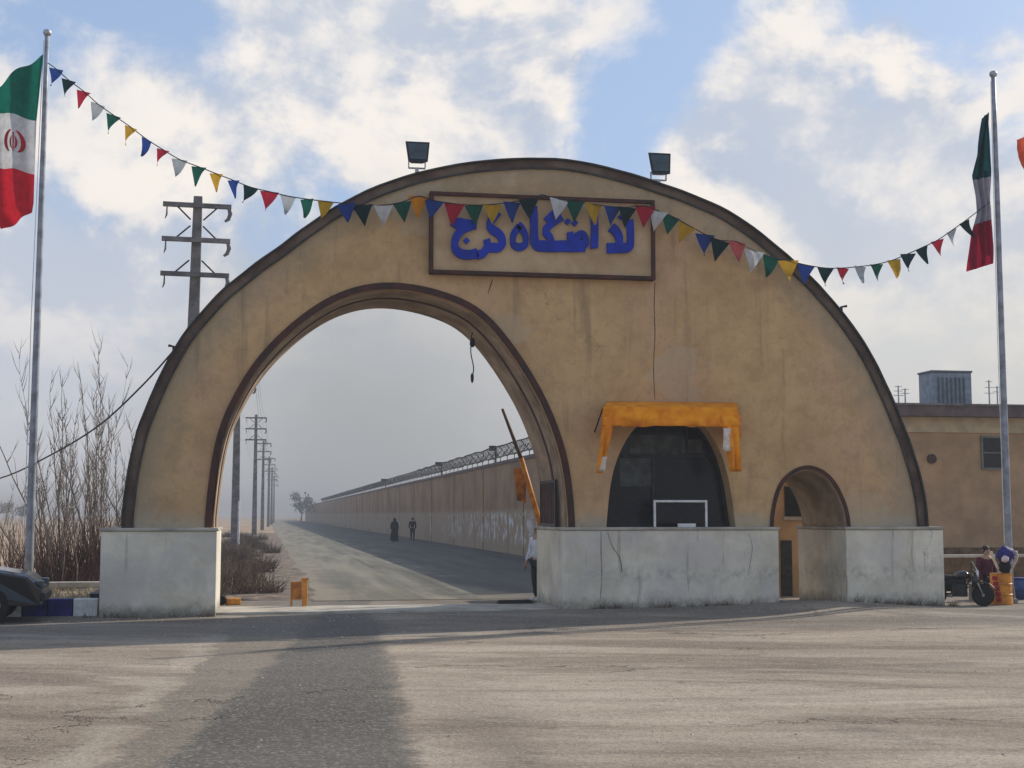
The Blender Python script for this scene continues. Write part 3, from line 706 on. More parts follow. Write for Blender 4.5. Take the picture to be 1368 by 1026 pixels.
# ------------------------------------------------------------------ floodlights on the crown
def floodlight(px0, py0, px1, py1, label):
    Yf = YG+0.5; a = P(px0, py0, Yf); c = P(px1, py1, Yf); w = c.x-a.x; h = a.z-c.z
    t = thing('floodlight', label, 'floodlight', ((a.x+c.x)/2, Yf, c.z), 'floodlights on top of the gateway')
    tilt = Matrix.Rotation(R(-14), 3, 'X')
    b = MB(); tw, bw = w/2, w/2*0.80; yf, ybk = -0.10, 0.16
    def q(x, y, z): return tilt @ Vector((x, y, z-h/2))+Vector((0, 0, h/2))
    vs = [q(-bw, yf, 0), q(bw, yf, 0), q(tw, yf, h), q(-tw, yf, h), q(-bw*.6, ybk, h*.2), q(bw*.6, ybk, h*.2), q(tw*.6, ybk, h*.85), q(-tw*.6, ybk, h*.85)]
    b.add(vs, [(0, 1, 2, 3), (4, 7, 6, 5), (0, 4, 5, 1), (1, 5, 6, 2), (2, 6, 7, 3), (3, 7, 4, 0)]); hs = b.build('housing', M_DKM, t, bevel=0.012)
    b = MB(); vs = [q(-bw*.8, yf-0.012, h*.12), q(bw*.8, yf-0.012, h*.12), q(tw*.82, yf-0.012, h*.88), q(-tw*.82, yf-0.012, h*.88)]
    b.add(vs+[v+Vector((0, 0.01, 0)) for v in vs], [(0, 1, 2, 3), (7, 6, 5, 4), (0, 4, 5, 1), (1, 5, 6, 2), (2, 6, 7, 3), (3, 7, 4, 0)]); b.build('glass', M_LAMPG, t)
    b = MB()
    for s_ in (-1, 1): b.box((s_*w*0.33, 0.06, h*0.06), (0.02, 0.05, h*0.34))
    b.box((0, 0.06, -0.055), (w*0.68, 0.05, 0.025)); b.box((-0.0, 0.06, -0.24), (0.07, 0.07, 0.36)); b.build('bracket', M_GAL, t)
floodlight(541, 190, 574, 221, 'dark square floodlight on the left shoulder of the gateway crown')
floodlight(865, 205, 896, 237, 'dark square floodlight on the right shoulder of the gateway crown')

# ------------------------------------------------------------------ flagpoles and flags
def flagpole(pt, pb, Y, label, r0, r1):
    r0 *= .86; r1 *= .86; a = P(*pt, Y); base = P(*pb, Y); base.z = 0.0
    t = thing('flagpole', label, 'flagpole', (base.x, Y, 0), 'flagpoles beside the gateway')
    top = a-Vector((base.x, Y, 0)); b = MB(); n = 9
    b.tube([top*(i/n) for i in range(n+1)], [r0+(r1-r0)*i/n for i in range(n+1)], 12); b.build('mast', M_POLE, t, smooth=True)
    b = MB(); b.lathe([(r0*1.9, 0), (r0*1.9, 0.10), (r0*1.3, 0.14), (r0*1.05, 0.4)], (0, 0, 0.0)); b.build('base', M_CONC, t)
    b = MB(); b.lathe([(r1, 0), (r1*1.5, 0.02), (r1*1.9, 0.07), (r1*1.5, 0.12), (0.005, 0.15)], top); b.build('finial', M_GAL, t, smooth=True)
    b = MB(); sgn_ = -1; b.tube([top+Vector((sgn_*r1*1.4, 0, -0.1)), top*0.5+Vector((sgn_*(r0+.03), -0.02, 0)), Vector((sgn_*(r0+.02), -0.02, 1.3))], 0.008, 5); b.build('halyard', M_WHT, t)
    return t, base, a
YL, YR = 29.6, 27.6
fpl, bL, aL = flagpole((63, 48), (37, 806), YL, 'tall grey steel flagpole rising left of the gateway from the planter', 0.105, 0.055)
fpr, bR, aR = flagpole((1327, 103), (1350, 812), YR, 'tall grey steel flagpole right of the gateway by the orange drum', 0.095, 0.055)
def flag(pxrows, Y, label, mats, amp, emblem=True, folds=3.0, seed=0):
    """pxrows: list of (v, (xl,y), (xr,y)) edges of the hanging cloth from top to bottom"""
    t = thing('flag', label, 'flag', P(*pxrows[0][2], Y))
    org = Vector(t.location)
    def F(u_, v_):
        k = 0
        while k < len(pxrows)-2 and v_ > pxrows[k+1][0]: k += 1
        a, c = pxrows[k], pxrows[k+1]; w = min(1, max(0, (v_-a[0])/(c[0]-a[0])))
        xl = a[1][0]+(c[1][0]-a[1][0])*w; yl = a[1][1]+(c[1][1]-a[1][1])*w
        xr = a[2][0]+(c[2][0]-a[2][0])*w; yr = a[2][1]+(c[2][1]-a[2][1])*w
        p = P(xl+(xr-xl)*u_, yl+(yr-yl)*u_, Y)
        e = (1-u_)
        p.y += amp*math.sin(e*folds*math.pi+v_*2.2+seed)*min(1, e*2.5) + 0.05*noise.noise(Vector((u_*3, v_*5, seed)))
        p.x += 0.05*noise.noise(Vector((u_*2+4, v_*4, seed)))*e
        return p-org
    NU, NV = 34, 20
    for nm, (v0, v1), m in (('green_band', (0, .333), mats[0]), ('white_band', (.333, .667), mats[1]), ('red_band', (.667, 1), mats[2])):
        b = MB(); vs = [F(i/NU, v0+(v1-v0)*j/NV) for j in range(NV+1) for i in range(NU+1)]
        b.add(vs, [(j*(NU+1)+i, j*(NU+1)+i+1, (j+1)*(NU+1)+i+1, (j+1)*(NU+1)+i) for j in range(NV) for i in range(NU)])
        b.build(nm, m, t, smooth=True)
    if emblem:
        b = MB()
        def arc(cu, cv, ru, rv, a0, a1, wd):
            n = 14
            for off in (-0.012, 0.012):
                vs = []
                for i in range(n+1):
                    a = R(a0+(a1-a0)*i/n); ww = wd*math.sin(math.pi*(i+.6)/(n+1.2))
                    for s_ in (-1, 1):
                        p = F(cu+(ru+s_*ww)*math.sin(a), cv-(rv+s_*ww*0.35)*math.cos(a)); vs.append(p+Vector((0, off, 0)))
                b.add(vs, [(2*i, 2*i+1, 2*i+3, 2*i+2) for i in range(n)])
        cu, cv = emblem
        arc(cu, cv, 0.20, 0.070, -150, -15, 0.045); arc(cu, cv, 0.20, 0.070, 15, 150, 0.045)
        arc(cu, cv+.006, 0.07, 0.040, -165, -20, 0.022); arc(cu, cv+.006, 0.07, 0.040, 20, 165, 0.022)
        for off in (-0.014, 0.014):
            b.add([F(cu-.015, cv-.055)+Vector((0, off, 0)), F(cu+.015, cv-.055)+Vector((0, off, 0)), F(cu+.012, cv+.06)+Vector((0, off, 0)), F(cu-.012, cv+.06)+Vector((0, off, 0))], [(0, 1, 2, 3)])
        b.build('emblem', M_FE, t)
    return t
flag([(0, (-30, 145), (60, 73)), (.333, (-38, 165), (50, 160)), (.667, (-40, 205), (46, 232)), (.85, (-40, 262), (45, 270)), (.93, (-30, 292), (44, 284)), (1, (6, 312), (43, 288))][0:0] or
     [(0, (-8, 118), (58, 72)), (.333, (-16, 145), (49, 162)), (.667, (-18, 218), (46, 233)), (.86, (-16, 285), (45, 272)), (1, (4, 308), (43, 284))], YL-0.02,
     'green white and red flag with red emblem hanging from the left flagpole', (M_FG, M_FW, M_FR), 0.16, emblem=(0.56, 0.50), folds=2.6, seed=0.4)
flag([(0, (1314, 158), (1320, 150)), (.14, (1305, 195), (1322, 180)), (.30, (1298, 235), (1324, 228)), (.44, (1303, 262), (1323, 262)), (.58, (1305, 285), (1324, 280)), (.75, (1299, 315), (1326, 305)), (1, (1294, 362), (1327, 352))], YR-0.03,
     'limp furled green white and dark red flag on the right flagpole', (M_FG2, M_FW2, M_FR2), 0.12, emblem=None, folds=5.0, seed=2.0)
# corner of a third flag at the right edge of the frame: flag on its own pole just outside
flag([(0, (1360, 186), (1420, 160)), (.333, (1358, 200), (1422, 200)), (.667, (1362, 222), (1423, 240)), (1, (1385, 262), (1424, 280))], YR+1.0,
     'coral red cloth flag whose tip shows at the right edge of the photo', (cloth('coral_cloth', (0.80, 0.13, 0.06)), cloth('coral_cloth_b', (0.75, 0.12, 0.05)), cloth('coral_cloth_c', (0.78, 0.14, 0.07))), 0.10, emblem=None, folds=2.5, seed=1)
t, _, _ = flagpole((1428, 110), (1452, 810), YR+1.0, 'grey flagpole just outside the right edge carrying a coral flag', 0.095, 0.055)

# ------------------------------------------------------------------ bunting
def pennant_mesh(cn, v):
    rnd = random.Random(v*11+5); n = 6; vs = []
    W_, H_ = 0.39, 0.42
    for j in range(n+1):
        w = W_*(1-j/n)/2+0.002
        for i in range(3):
            x = (i-1)*w; vs.append((x, 0.07*math.sin(j/n*3+v*1.7)*(j/n)+0.035*(i-1)*math.sin(v*1.3+j/n*3), -H_*j/n))
    b = MB(); b.add(vs, [(j*3+i, j*3+i+1, j*3+i+4, j*3+i+3) for j in range(n) for i in range(2)])
    return b.mesh('pennant', CL[cn], smooth=True)
PM = {(c, v): pennant_mesh(c, v) for c in FC for v in range(5)}
CLIST = dict(
 left=[(75, 92, 'blue'), (92, 107, 'dark'), (112, 122, 'red'), (131, 139, 'silver'), (152, 154, 'green'), (175, 170, 'yellow'), (196, 186, 'blue'), (218, 200, 'red'), (240, 213, 'silver'), (266, 223, 'green'), (289, 232, 'yellow'),
       (312, 241, 'blue'), (335, 250, 'dark'), (360, 256, 'red'), (385, 262, 'silver'), (410, 266, 'green'), (435, 269, 'yellow'), (462, 272, 'blue'), (484, 274, 'dark'), (512, 274, 'white'), (537, 270, 'green'), (559, 262, 'orange'), (580, 268, 'blue'),
       (607, 272, 'red'), (633, 274, 'green'), (658, 273, 'yellow'), (684, 270, 'blue'), (706, 266, 'dark')],
 right=[(747, 266, 'white'), (768, 269, 'green'), (793, 273, 'yellow'), (818, 276, 'blue'), (838, 277, 'dark'), (862, 275, 'red'), (880, 282, 'white'), (896, 288, 'green'), (918, 300, 'yellow'), (942, 313, 'blue'), (962, 321, 'dark'), (985, 323, 'pink'),
        (1008, 335, 'white'), (1030, 343, 'green'), (1053, 348, 'yellow'), (1077, 354, 'blue'), (1103, 358, 'dark'), (1126, 358, 'red'), (1149, 356, 'silver'), (1171, 353, 'green'), (1194, 347, 'yellow'), (1213, 339, 'dark'), (1231, 331, 'dark'),
        (1252, 321, 'red'), (1271, 308, 'silver'), (1288, 296, 'dark')])
def bunting(lst, pa, Ya, pb_, Yb, label, bow=0.0, yfun=None):
    t = thing('bunting_string', label, 'bunting', P(*pa, Ya), 'strings of pennants over the gateway'); org = Vector(t.location)
    pts = [(*pa,)]+[(x, y) for x, y, c in lst]+[(*pb_,)]
    W3 = [P(x, y, yfun(x)) for x, y in pts]
    q = cat_rom([tuple(p-org) for p in W3], 4); MB().tube(q, 0.011, 5).build('cord', M_DKM, t)
    for i, (x, y, cn) in enumerate(lst):
        p = P(x, y, yfun(x)); a = W3[i]; c = W3[i+2]; tg = (c-a)
        o = ob('pennant', PM[(cn, random.randrange(5))], t, p-org)
        o.rotation_euler = (random.uniform(-.18, .18), max(-.5, min(.5, -math.atan2(tg.z, math.hypot(tg.x, tg.y))*0.55))+random.uniform(-.16, .16), math.atan2(tg.y, tg.x)+random.uniform(-.28, .28))
        s_ = random.uniform(0.90, 1.06)*(0.9 if x < 440 or x > 1090 else 1.05); o.scale = (s_, s_, s_)
yl = lambda x: YL + (YG-0.35-YL)*min(1, max(0, (x-62)/370.0))**0.8
yr = lambda x: YG-0.35 + (YR-0.1-(YG-0.35))*max(0, (x-1090)/230.0)
bunting(CLIST['left'], (64, 84), YL, (724, 260), YG-.35, 'string of coloured pennants from left flagpole to middle of the sign', yfun=yl)
bunting(CLIST['right'], (724, 260), YG-.35, (1322, 270), YR, 'string of coloured pennants from middle of sign to the right flagpole', yfun=yr)

# hanging wire inside the arch with a broken lamp holder
q = P(631, 452, YG+1.0)
lw = thing('hanging_lamp_wire', 'broken lamp holder dangling on a wire from the passage arch', 'hanging wire', q)
MB().tube(cat_rom([(0, 0, 0.12), (-0.02, 0, 0), (-0.03, 0, -0.3), (0.03, 0.02, -0.6), (0, 0, -0.80)], 4), 0.012, 5).build('wire', M_DKM, lw)
MB().lathe([(0.02, 0.06), (0.05, 0.02), (0.055, -0.08), (0.03, -0.13)], (0, 0, -0.05), 10).build('holder', M_DKM, lw)
MB().lathe([(0.015, 0.0), (0.035, -0.05), (0.03, -0.15), (0.01, -0.2)], (0, 0, -0.72), 8).build('socket', M_DKM, lw)

# ------------------------------------------------------------------ gate leaf folded on the right pier
yl0 = YG+1.2
gl = thing('gate_leaf', 'dark maroon steel shutter panel standing on the right pier of the passage', 'gate panel')
xg = IC[-1][0]-0.06
b = MB(); z0, z1 = ZP+0.01, ZP+0.95
b.bx(xg-0.10, xg-0.06, YG+0.5, YG+0.56, z0, z1); b.bx(xg-0.10, xg-0.06, YG+2.0, YG+2.06, z0, z1); b.bx(xg-0.098, xg-0.062, YG+0.56, YG+2.0, z1-0.06, z1); b.bx(xg-0.098, xg-0.062, YG+0.56, YG+2.0, z0, z0+0.06)
b.build('frame', M_DKM, gl)
for k in range(9):
    b = MB(); y_ = YG+0.60+k*0.155; b.bx(xg-0.09, xg-0.07, y_, y_+0.10, z0+0.062, z1-0.062); b.build('slat', M_LINE, gl)

# ------------------------------------------------------------------ boom barrier
yb_ = YG+DG+0.45
piv = P(726, 700, yb_)
bb = thing('boom_barrier', 'raised orange boom barrier leaning beside the right pier', 'boom barrier', (piv.x+.1, piv.y, 0))
org = Vector((piv.x+.1, piv.y, 0))
A = P(722, 702, yb_)-org; Bm = P(696, 612, yb_)-org; Cc = P(671, 546, yb_)-org
MB().tube([A, A.lerp(Bm, .5), Bm], [0.055, 0.06, 0.058], 8).build('boom', M_ORGP, bb, smooth=True)
MB().tube([Bm, Bm.lerp(Cc, .5), Cc], [0.045, 0.038, 0.03], 8).build('boom_tip', mat('rusty_boom_tip', (0.14, 0.09, 0.055), 0.3, 6, 0.8, 0.1), bb, smooth=True)
f0 = P(686, 626, yb_)-org; f1 = P(702, 625, yb_)-org; f2 = P(703, 672, yb_)-org; f3 = P(690, 668, yb_)-org
b = MB(); patch(b, f0, f1, f2, f3, nu=5, nv=6, rip=0.05, sd=3); b.build('warning_cloth', mat('amber_cloth', (0.55, 0.19, 0.03), 0.3, 5, 0.8, 0.1), bb, smooth=True)
b = MB(); b.bx(-0.09, 0.09, -0.12, 0.12, 0.0, 1.72); b.build('post', M_ORGP, bb, bevel=0.02)
b = MB(); b.box((0.0, -0.14, 1.66), (0.14, 0.04, 0.2)); b.build('hinge_plate', M_DKM, bb)
bp = G(402, 813, 0.02)
bs_ = thing('barrier_rest', 'short orange barrier rest post on the left side of the roadway', 'barrier post', bp)
b = MB(); b.box((0.07, 0, 0.28), (0.10, 0.12, 0.56)); b.build('post', M_ORGP, bs_, bevel=0.01)
b = MB(); b.box((-0.10, 0.02, 0.36), (0.22, 0.05, 0.36)); b.build('panel', mat('weathered_orange', (0.42, 0.16, 0.03), 0.3, 6, 0.7, 0.1), bs_, bevel=0.008)
MB().box((-0.19, 0.02, 0.09), (0.04, 0.05, 0.18)).build('foot', M_ORGP, bs_); MB().box((0.07, 0, 0.587), (0.16, 0.05, 0.05)).build('cradle', M_ORGP, bs_)
bp = G(308, 808, 0.02)
rb = thing('orange_block', 'small orange block with black end lying by the left pier', 'block', bp)
b = MB(); b.box((0.05, 0, 0.07), (0.30, 0.2, 0.14), rz=0.3); b.build('block', M_ORGP, rb, bevel=0.03)
b = MB(); b.lathe([(0.09, -0.06), (0.10, -0.03), (0.10, 0.03), (0.09, 0.06)], (-0.18, -0.02, 0.10), 14, 'Y'); b.build('roller', M_HAZB, rb)
bp = G(688, 806, 0.07)  # black wedge added in place of a dark patch of shade
rb = thing('shade_wedge', 'low black wedge added for a dark shadowy spot on the threshold by the right pier', 'shade wedge', bp)
b = MB()
b.add([(-0.38, -.16, 0), (.38, -.16, 0), (.38, .16, 0), (-.38, .16, 0), (-.33, -.05, .07), (.33, -.05, .07), (.33, .1, .07), (-.33, .1, .07)], [(0, 1, 2, 3), (4, 7, 6, 5), (0, 4, 5, 1), (1, 5, 6, 2), (2, 6, 7, 3), (3, 7, 4, 0)])
b.build('wedge', M_HAZB, rb, bevel=0.01)

# ------------------------------------------------------------------ perimeter wall with razor wire
XW = 11.72; HW = 4.45; YW0, YW1 = 36.0, 420.0
pw = thing('perimeter_wall', 'long tan perimeter wall with wire brackets receding behind the gateway', 'wall')
MB().bx(XW, XW+0.35, YW0, YW1, -0.2, HW).build('wall', M_PER, pw)
cp = MB().bx(XW-0.07, XW+0.42, 0, 5.96, HW+0.002, HW+0.16).mesh('coping', M_EAVE)
pm = MB().bx(XW-0.05, XW-0.003, 0, 0.45, -0.1, HW-0.02).mesh('pilaster', M_PER)
y = YW0; k = 0
while y < YW1-6:
    ob('coping', cp, pw, (0, y+random.uniform(-.01, .01), random.uniform(-.01, .01)))
    if k % 2 == 0: ob('pilaster', pm, pw, (0, y+3, 0))
    y += 6; k += 1
br = MB().tube([(XW+0.17, 0, HW+0.1), (XW+0.17, 0, HW+0.38), (XW-0.22, 0, HW+0.86)], 0.022, 5).tube([(XW+0.17, 0, HW+0.38), (XW+0.56, 0, HW+0.86)], 0.022, 5).mesh('bracket', M_DKM)
y = YW0+0.5
while y < 300:
    o = ob('bracket', br, pw, (0, y, 0)); o.rotation_euler.x = random.uniform(-.03, .03); y += 2.0
b = MB()
for rr, x0_, z0_, per in ((0.30, XW+0.17, HW+0.72, 0.42),):
    pts = []; y = YW0
    while y < 300:
        a = (y-YW0)/per*2*math.pi; rrv = rr*(1+0.18*noise.noise(Vector((y*0.4, 0, 0))))
        pts.append((x0_+rrv*math.cos(a), y, z0_+rrv*math.sin(a))); y += per/(10 if y < 110 else 6)
    b.tube(pts, 0.014, 3, cap=False)
for dx_, dz_ in ((-0.22, 0.86), (0.56, 0.86), (-0.02, 0.62), (0.36, 0.62)):
    b.tube([(XW+dx_, y_, HW+dz_+0.02*math.sin(y_)) for y_ in range(int(YW0), 400, 4)], 0.010, 3)
b.build('razor_wire', M_DKM, pw, kind='stuff')
for i, (py, sz) in enumerate(((95, .5), (140, .6), (72, .35))):     # lamps on the wall top
    b = MB(); b.tube([(XW+.17, py, HW+.1), (XW+.17, py, HW+.9)], 0.05, 6); b.box((XW+.0, py, HW+0.95), (sz, 0.3, 0.26)); b.build('wall_lamp', M_DKM, pw)

# ------------------------------------------------------------------ utility poles
def util_pole(h, arms=3, full=True):
    t = thing('utility_pole', 'concrete utility pole with three crossarms', 'utility pole', (0, 0, 0), 'utility poles along the road')
    b = MB(); w0, w1 = 0.24, 0.125
    vs = []
    for z, w in ((-0.3, w0), (h, w1)):
        for a, c in ((-1, -1), (1, -1), (1, 1), (-1, 1)): vs.append((a*w, c*w*.75, z))
    b.add(vs, [(0, 1, 5, 4), (1, 2, 6, 5), (2, 3, 7, 6), (3, 0, 4, 7), (4, 5, 6, 7), (3, 2, 1, 0)]); b.build('shaft', M_CONC, t, bevel=0.02)
    for k in range(arms):
        z = h-0.32-k*1.02
        b = MB(); b.box((0.0, -0.24, z), (1.95, 0.12, 0.13)); ar = b.build('crossarm', M_CONC, t)
        b = MB()
        for s_ in (-1, 1): MB().tube([(s_*0.62, -0.24, z+(0.0)), (s_*0.18, -0.2, z+(0.42 if k else -0.42))], 0.025, 5).build('brace', M_DKM, t)
        for s_ in (-1, 1):
            b = MB()
            if s_ > 0: b.tube([(0.90, -0.24, z-0.03), (0.95, -0.24, z-0.2), (0.90, -0.24, z-0.36), (0.80, -0.24, z-0.44)], [0.05, 0.065, 0.06, 0.035], 7)
            else: b.tube([(-0.86, -0.24, z-0.05), (-0.86, -0.24, z-0.3), (-0.90, -0.24, z-0.42)], [0.02, 0.03, 0.015], 6)
            b.build('insulator', M_CONC, t)
    return t
def pole_at(t, px, Y, lab, top_y=None, s_=1.0):
    p = P(px, 600, Y); t.location = (p.x, Y, 0); t['label'] = lab; t.scale = (s_, s_, s_)
H1 = P(250, 262, 41).z
p0 = util_pole(H1)
plocs = [(250, 41.0, 'large concrete pole with three crossarms rising behind the left shoulder of the gateway'),
         (316, 74.0, 'nearest concrete pole seen through the passage, close to its left edge'),
         (341.5, 131.0, 'concrete pole with crossarm standing second in the row through the passage'),
         (352.0, 178.0, 'third pole of the hazy row seen through the passage'),
         (360, 225.0, 'fourth pole of the hazy row seen through the passage'),
         (364.0, 275.0, 'fifth, very faint pole of the row through the passage'),
         (367.0, 330.0, 'sixth and faintest pole of the row through the passage')]
POLES = []
for i, (px, Y, lab) in enumerate(plocs):
    o = p0 if i == 0 else copy_tree(p0)
    pole_at(o, px, Y, lab, s_=1.0 if i != 1 else 0.98); POLES.append(o)
POLES[0].rotation_euler.y = R(0.8)
# wires between the poles along the row
wires = thing('power_lines', 'thin sagging power lines linking the row of poles', 'power lines')
for zo in (0.32, 1.34, 2.36):
    for s_ in (-0.9, 0.9):
        pts = []
        for i in range(1, len(POLES)-1):
            a = Vector(POLES[i].location)+Vector((s_, 0, H1-zo-0.1)); c = Vector(POLES[i+1].location)+Vector((s_, 0, H1-zo-0.1))
            for j in range(8):
                w = j/8; p = a.lerp(c, w); p.z -= 4*w*(1-w)*0.9; pts.append(p)
        MB().tube(pts, 0.008, 3).build('wire', M_DKM, wires)
# slim white pipe post by the verge (foot of first inner pole)
q = G(321, 735); MB().tube([(0, 0, 0), (0, 0, 2.6)], 0.05, 8).build('marker_pipe', M_WHT, loc=(q.x, q.y-6, 0))
tag(bpy.data.objects['marker_pipe'], 'slim white pipe post in front of the nearest pole in the passage', 'post')
# sagging cable from the far left up to the shoulder of the gateway
cpts = [P(-60, 648, 36), P(0, 639, 34), P(60, 612, 31.5), P(130, 570, 29.3), P(190, 515, 27.9), P(234, 466, YG+0.4)]
tag(MB().tube(cat_rom([tuple(p) for p in cpts], 5), 0.018, 5).build('cable', M_DKM), 'dark cable sagging from the left shoulder of the gateway past the bare trees', 'cable')

# ------------------------------------------------------------------ vegetation
def rtube(b, p, d, L, r, seg, sides, curl, up=0.15, rnd=random, mi=0):
    pts = [p.copy()]; dd = d.normalized(); rs = [r]
    for i in range(seg):
        dd = (dd+Vector((rnd.gauss(0, curl), rnd.gauss(0, curl), rnd.gauss(0, curl)+up))).normalized()
        p = p+dd*(L/seg); pts.append(p.copy()); rs.append(r*(1-(i+1)/seg*0.85))
    b.tube(pts, rs, sides, cap=False, mi=mi); return pts
def bare_tree(px, Y, H, nst, spread, label, seed, base_r=0.035):
    rnd = random.Random(seed); x = P(px, 700, Y).x
    t = thing('bare_tree', label, 'tree', (x, Y, 0), 'bare multi-stemmed trees left of the gateway')
    s_ = MB(); tw = MB(); br_ = MB()
    for k in range(nst):
        a = rnd.uniform(0, 2*math.pi); r0 = rnd.uniform(0, spread*0.55)
        p = Vector((r0*math.cos(a), r0*math.sin(a)*.6, 0)); L = H*rnd.uniform(0.55, 1.0)*(1-0.25*r0/spread)
        d = Vector((math.cos(a)*0.42*rnd.random(), math.sin(a)*0.3*rnd.random(), 1))
        pts = rtube(s_, p, d, L, base_r*rnd.uniform(.35, .9), 9, 5, 0.075, 0.05, rnd)
        for j in range(2, 9):
            for _ in range(rnd.choice((2, 3, 3))):
                q = pts[j].lerp(pts[min(j+1, 9)], rnd.random()); aa = rnd.uniform(0, 2*math.pi)
                d2 = Vector((math.cos(aa)*.55, math.sin(aa)*.55, rnd.uniform(.5, 1.2)))
                p2 = rtube(tw, q, d2, L*rnd.uniform(.08, .22)*(1.2-j/12), 0.011, 4, 3, 0.10, 0.22, rnd)
                if rnd.random() < .6:
                    q2 = p2[2]; aa = rnd.uniform(0, 6.3); rtube(tw, q2, Vector((math.cos(aa)*.6, math.sin(aa)*.6, .8)), L*.07, 0.007, 3, 3, 0.1, 0.2, rnd)
    for k in range(int(nst*14)):
        a = rnd.uniform(0, 6.3); r0 = rnd.uniform(0, spread*0.95)
        p = Vector((r0*math.cos(a), r0*math.sin(a)*.6, 0)); rtube(br_, p, Vector((math.cos(a)*.6*rnd.random(), math.sin(a)*.5*rnd.random(), 1)), rnd.uniform(.7, 2.1), 0.014, 5, 3, 0.14, 0.08, rnd)
    s_.build('trunk', M_BARK, t); tw.build('twigs', M_TWIG, t, kind='stuff'); br_.build('undergrowth', M_REDW, t, kind='stuff')
bare_tree(112, 38.0, 7.1, 24, 1.5, 'tallest bare multi-stemmed tree standing midway between left flagpole and gateway', 3)
bare_tree(74, 37.0, 4.4, 13, 1.2, 'shorter bare tree just right of the left flagpole', 4)
bare_tree(148, 40.0, 5.6, 18, 1.3, 'bare tree close to the left plinth of the gateway', 5)
bare_tree(16, 52.0, 3.4, 6, 1.4, 'small spindly bare tree left of the left flagpole', 6, 0.025)
bare_tree(200, 46.0, 5.0, 16, 1.4, 'bare tree mostly hidden behind the left leg of the gateway', 8)
# scrub on the verge through the passage
def scrub(name, label, spots, hmin, hmax, m, seed, cnt):
    rnd = random.Random(seed); b = MB()
    for (x, y, rr) in spots:
        for _ in range(int(cnt*rr)):
            a = rnd.uniform(0, 6.3); r0 = rr*math.sqrt(rnd.random()); p = Vector((x+r0*math.cos(a), y+r0*math.sin(a), 0))
            rtube(b, p, Vector((rnd.gauss(0, .5), rnd.gauss(0, .5), 1)), rnd.uniform(hmin, hmax)*(1.15-r0/rr*.6), rnd.uniform(.008, .016), 4, 3, .25, 0.0, rnd)
    o = b.build(name, m, kind='stuff'); o['label'] = label; return o
rr_ = random.Random(9)
sp = [(rr_.uniform(-2.9, 0.25), y, rr_.uniform(.45, .9)) for y in [33, 34.5, 36, 38, 40, 43, 46, 50, 54, 59, 64, 70, 77, 85, 95, 106, 118] for _ in range(3)]
scrub('dry_scrub', 'dry brown scrub along the left verge of the road', sp, .3, .95, M_DRY, 21, 420)
sp = [(rr_.uniform(-7.5, -3.4), rr_.uniform(31.0, 36.0), rr_.uniform(.5, 1.0)) for _ in range(14)]
scrub('dry_grass', 'straw coloured dry grass behind the planter', sp, .12, .5, M_STRAW, 22, 170)
# distant tree at the end of the road
def leafy_tree(px, Y, H, label, seed):
    rnd = random.Random(seed); x = P(px, 690, Y).x; t = thing('distant_tree', label, 'tree', (x, Y, 0))
    b = MB(); L_ = MB(); main = rtube(b, Vector((0, 0, 0)), Vector((0, 0, 1)), H*.6, H*.03, 6, 7, .05, .1, rnd)
    for k in range(12):
        q = main[rnd.choice((3, 4, 5, 6))]; a = rnd.uniform(0, 6.3)
        pts = rtube(b, q, Vector((math.cos(a), math.sin(a), .7)), H*rnd.uniform(.25, .42), H*.012, 5, 5, .12, .05, rnd)
        for _ in range(60):
            c = pts[rnd.choice((3, 4, 5))]+Vector((rnd.gauss(0, H*.07), rnd.gauss(0, H*.07), rnd.gauss(0, H*.055))); s_ = H*.03
            v = [c+Vector((rnd.gauss(0, s_), rnd.gauss(0, s_), rnd.gauss(0, s_))) for _ in range(3)]; L_.add(v, [(0, 1, 2)])
    b.build('trunk', M_BARK, t); L_.build('crown', M_LEAFG, t)
leafy_tree(402, 330, 7.6, 'lone hazy tree at the far end of the road', 2)
for i, (px, Y, h) in enumerate(((30, 330, 5), (8, 400, 6))):
    leafy_tree(px, Y, h, ['faint distant tree on the horizon just left of the left flagpole', 'faint distant tree on the horizon at the left edge'][i], 30+i)

# ------------------------------------------------------------------ planter at the left with painted kerb
pl = thing('planter', 'low roadside planter with blue and white painted kerb blocks left of the gateway', 'planter')
c0 = G(-60, 826); c1 = G(131, 822)
yk = 27.3; x0, x1 = -9.0, P(132, 800, yk).x
n = 13; wk = (x1-x0)/n
kbm = {}
for i in range(n):
    m_ = M_PBLUE if i % 3 else M_WHT
    b = MB(); b.box((0, 0, 0.16), (wk-0.02, 0.22, 0.36)); b.build('kerb_block', m_, pl, loc=(x0+wk*(i+.5), yk, 0), bevel=0.02)
b = MB(); b.bx(x1-0.2, x1-0.02, yk+0.12, yk+3.0, -0.05, 0.42); b.build('side_kerb', M_DKM, pl)
b = MB(); b.bx(x0, x1-0.21, yk+0.12, yk+3.2, 0.0, 0.30); b.build('soil', M_GR, pl)
rnd = random.Random(5); b = MB()
for _ in range(1300):
    x = rnd.uniform(x0, x1-0.1); y = rnd.uniform(yk-.08, yk+2.4); p = Vector((x, y, 0.28))
    rtube(b, p, Vector((rnd.gauss(0, .5), rnd.gauss(0, .5), 1)), rnd.uniform(.08, .30), .009, 3, 3, .25, 0, rnd)
b.build('dry_plants', M_STRAW, pl, kind='stuff')
# straw-topped low wall/coping line behind
lk = MB().box((0, 0, 0.32), (2.3, 0.28, 0.12)); tag(lk.build('kerb_slab', M_PALEC, loc=(P(100, 790, 31).x, 31.0, 0.10), bevel=0.02), 'pale concrete slab edging the planter behind the blue kerb', 'kerb slab')
